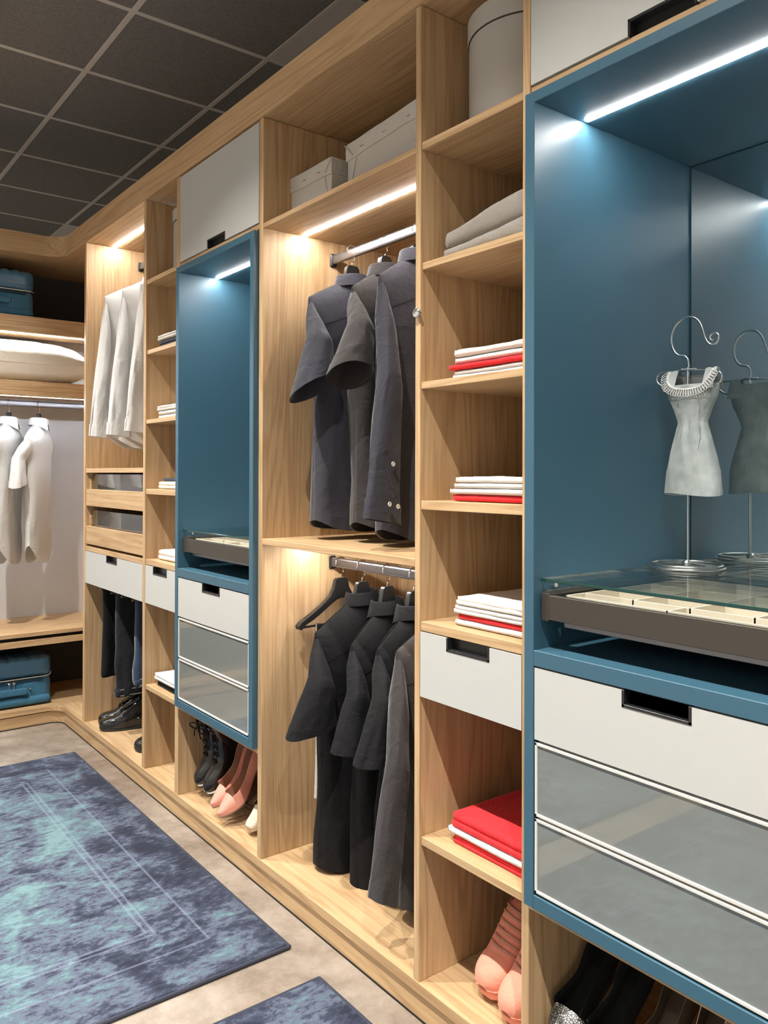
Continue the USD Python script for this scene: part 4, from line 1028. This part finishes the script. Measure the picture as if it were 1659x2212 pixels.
def pump(label, toe, yaw, tilt, mats, heel=.085, L=.235, point=.006, group=None, cat='shoe', name='pump', vamp=.30, flat=False, toe_mat=None):
    """A low-cut shoe, open on top, its inside lined."""
    upper, sole, inner = mats
    t = thing(name, label, cat, toe, 0, group); pl = placer(toe, yaw, tilt)
    wid = smooth_tab([(0, point), (.06, point + .012), (.16, .030), (.30, .0385), (.45, .034), (.62, .026), (.82, .028), (.94, .026), (1, .014)])
    bot = smooth_tab([(0, .006), (.15, .003), (.32, .003), (.5, .018 if not flat else .003), (.75, heel * .72 if not flat else .006), (1, heel if not flat else .010)])
    B = lambda s: np.interp(s, *zip(*bot))
    side = smooth_tab([(0, .014), (.10, .026), (.2, .037), (vamp, .044), (.45, .040), (.62, .036), (.8, .046), (1, .056)])
    top = [(s, B(s) + v) for s, v in side]
    rings = sections(L, wid, top, bot, 34, k=44, pw=.62)
    out = []; inn = []; ph = np.linspace(0, 2 * np.pi, 34, endpoint=False)
    s_all = np.linspace(0, 1, 44)
    # outer shell: closed over the toe, open (only the side walls) behind the vamp
    V = np.array(rings); keep = s_all <= vamp
    obj('vamp', pl(loft(list(V[keep]))), toe_mat or upper, t, smooth=60)
    wallP = []
    for k in np.where(s_all >= vamp - .03)[0]:
        s = s_all[k]; w = np.interp(s, *zip(*wid)); zb = B(s); h = np.interp(s, *zip(*side)); e = .006 * max(0, 1 - (s - vamp) / .12) if s > vamp else .006
        prof = []
        for q in np.linspace(0, 1, 9): prof.append((s * L, -w * (1 - .10 * q ** 2) + 0, zb + h * q))
        wallP.append((prof, w, zb, h, s))
    left = np.array([p for p, *_ in wallP]); right = left * [1, -1, 1]
    allp = np.concatenate([left, right[::-1]], 0)                       # around the heel
    g = grid(allp); g2 = grid(allp + np.array([0, 0, 0])); cen = np.array([0, 0, 0])
    shr = allp.copy(); shr[..., 1] *= .94; shr[..., 0] = np.minimum(shr[..., 0], L - .003); g2 = grid(shr); g2.faces = g2.faces[:, ::-1]
    rim = lambda P, Q, k: grid(np.stack([P[:, k], Q[:, k]], 0))
    obj('quarter', pl(join(g, rim(allp, shr, -1))), upper, t, smooth=50)
    obj('lining', pl(g2), inner, t, smooth=50)
    ins = []
    for s in np.linspace(vamp - .12, .99, 26):
        w = np.interp(s, *zip(*wid)) * .93; ins.append([(s * L, w * q, B(s) + .0035) for q in np.linspace(-1, 1, 9)])
    obj('insole', pl(grid(np.array(ins))), inner, t, smooth=50)
    obj('sole', pl(loft(sections(L, [(s, v * .97) for s, v in wid], bot, [(s, z - .004) for s, z in bot], pw=.25))), sole, t, smooth=40)
    if not flat:
        hx = L * .93
        obj('heel', pl(loft([[(hx + dx + r * 1.1 * math.cos(a), r * math.sin(a), z) for a in np.linspace(0, 2 * np.pi, 20, endpoint=False)] for z, r, dx in ((-.002, .0055, .012), (.02, .006, .010), (.05, .009, .004), (heel - .004, .019, -.004))])), sole if heel < .03 else upper, t, smooth=50)
    return t


def boot(label, toe, yaw, tilt, group=None):
    t = thing('ankle_boot', label, 'boot', toe, 0, group); pl = placer(toe, yaw, tilt); L = .25
    wid = smooth_tab([(0, .010), (.04, .024), (.14, .036), (.28, .041), (.45, .038), (.65, .033), (.85, .034), (.95, .03), (1, .016)])
    bot = smooth_tab([(0, .016), (.1, .012), (.4, .012), (.62, .022), (1, .028)])
    top = smooth_tab([(0, .026), (.05, .046), (.14, .058), (.28, .072), (.42, .105), (.52, .150), (.60, .170), (.8, .172), (.95, .160), (1, .09)])
    obj('foot', pl(loft(sections(L, wid, top, bot, 32))), 'shiny_black', t, smooth=60)
    sh = []
    for z, a0, rx, ry in ((.09, .72, .070, .034), (.13, .74, .062, .035), (.17, .75, .060, .037), (.20, .755, .062, .040), (.215, .755, .063, .041), (.212, .755, .057, .036), (.17, .755, .050, .03)):
        sh.append([(a0 * L + rx * math.cos(a) + .003 * math.sin(5 * a + z * 60), ry * math.sin(a), z) for a in np.linspace(0, 2 * np.pi, 28, endpoint=False)])
    obj('shaft', pl(loft(sh)), 'shiny_black', t, smooth=60)
    obj('sole', pl(sole_mesh(L, wid, bot, .012)), 'sole_black', t, smooth=40)
    obj('welt', pl(loft(sections(L, [(s, v + .0055) for s, v in wid], [(s, z + .001) for s, z in bot], [(s, z - .003) for s, z in bot], k=24, s0=0, s1=.45, pw=.25))), 'sole_white', t, smooth=40, label='pale welt')
    laces(t, pl, [(L * .34, .017, .088), (L * .40, .018, .105), (L * .455, .018, .127), (L * .50, .018, .150), (L * .53, .018, .172), (L * .535, .018, .192)], 'black_bag')
    b = L * .51
    obj('lace_bow', pl(join(*[tube(smoothpath([(b, 0, .196), (b - .012, s * .02, .210), (b - .02, s * .040, .200), (b - .018, s * .028, .188), (b, 0, .194)], 20), .0022, 6) for s in (-1, 1)] + [tube(smoothpath([(b, 0, .195), (b - .020, s * .018, .180), (b - .03, s * .03, .158)], 12), .002, 6) for s in (-1, 1)])), 'black_bag', t, smooth=60)
    return t


BLK = ('shiny_black', 'sole_black', 'black_bag', 'black_bag')
sneaker('black leather sneaker at the back left of its pair under the far jeans', (.045, 3.905, .0905), -20, 0, BLK, L=.29)
sneaker('black leather sneaker with two metal studs, nearer of the pair under the far jeans', (.020, 3.815, .0905), -20, 0, BLK, studs=True, L=.29)
sneaker('black shoe half hidden behind the oak panel beside the far sneakers', (.045, 3.425, .0905), -4, 0, BLK, L=.28)
sneaker('black shoe almost wholly hidden behind the oak panel, only its toe seen', (.050, 3.325, .0905), -4, 0, BLK, L=.28)


def rack(label, y0, y1, tilt, x0, z0, ys):
    """Two rods and side arms carrying tilted shoes."""
    t = thing('shoe_rack', label, 'shoe rack', ((x0 + .12), (y0 + y1) / 2, .09)); tn = math.tan(math.radians(tilt))
    for d in (.065, .235): obj('rod', tube([(x0 + d, y0 + .004, z0 + d * tn - .010), (x0 + d, y1 - .004, z0 + d * tn - .010)], .004, 8), 'rail_metal', t)
    for y in ys:
        obj('side_arm', tube([(x0 + .06, y, z0 + .06 * tn - .018), (x0 + .25, y, z0 + .25 * tn - .018)], .004, 8), 'rail_metal', t)
        obj('foot', tube([(x0 + .245, y, .0905), (x0 + .245, y, z0 + .245 * tn - .018)], .004, 8), 'rail_metal', t)


rack('tilted metal rack carrying black boots and pink pumps under the far blue cabinet', P[3][0], P[2][1], 33, .03, .118, (2.805, 2.52, 2.32))
boot('black lace-up ankle boot at the left under the far blue cabinet', (.055, 2.803, .125), 0, 33)
boot('black lace-up ankle boot next to the pink pumps under the far blue cabinet', (.050, 2.715, .125), 2, 33)
PK = ('patent_pink', 'leather_tan', 'leather_tan')
pump('pink patent pointed pump beside the black boots', (.012, 2.595, .128), -2, 30, PK)
pump('pink patent pointed pump beside the beige shoe', (.002, 2.520, .122), -2, 30, PK)
BG = ('beige_shoe', 'sole_white', 'brown_insole')
pump('beige round-toed shoe half hidden behind the oak panel', (.050, 2.400, .108), 0, 30, BG, heel=.02, point=.016, flat=True, name='flat_shoe', L=.24)
rack('tilted metal rack with pink sneakers at the bottom of the near shelf unit', P[5][0] + .004, 1.350, 26, .05, .10, (1.318, 1.222))
PS = ('knit_pink', 'knit_pink', 'lining_pink', 'lining_pink')
sneaker('salmon pink strapped sneaker at the bottom of the near shelf unit, the left one', (.078, 1.318, .098), 0, 26, PS, L=.27, strapped=True)
sneaker('salmon pink strapped sneaker at the bottom of the near shelf unit, cut by the panel', (.055, 1.222, .098), 0, 26, PS, L=.27, strapped=True)
rack('tilted metal rack with snake print flats under the near blue cabinet', P[6][0], P[5][1], 32, .02, .115, (1.07, .73))
SN = ('suede_black', 'sole_black', 'suede_black')
pump('black flat shoe with snake print toe at the bottom edge, leftmost under the near cabinet', (.005, 1.070, .125), 2, 34, SN, flat=True, point=.022, L=.27, name='flat_shoe', toe_mat='snake', vamp=.36)
pump('black flat shoe with snake print toe at the bottom edge, second under the near cabinet', (.005, .985, .125), 2, 34, SN, flat=True, point=.022, L=.27, name='flat_shoe', toe_mat='snake', vamp=.36)
BW = ('brown_insole', 'sole_black', 'brown_insole')
pump('dark brown flat shoe between the snake print flats and the beige sandals', (.030, .895, .13), 2, 34, BW, flat=True, point=.018, L=.26, name='flat_shoe')
pump('beige flat sandal at the bottom right corner, the left one', (.030, .815, .13), 2, 34, BG, flat=True, point=.018, L=.26, name='flat_shoe')
pump('beige flat sandal at the bottom right corner, the right one', (.030, .730, .13), 2, 34, BG, flat=True, point=.018, L=.26, name='flat_shoe')
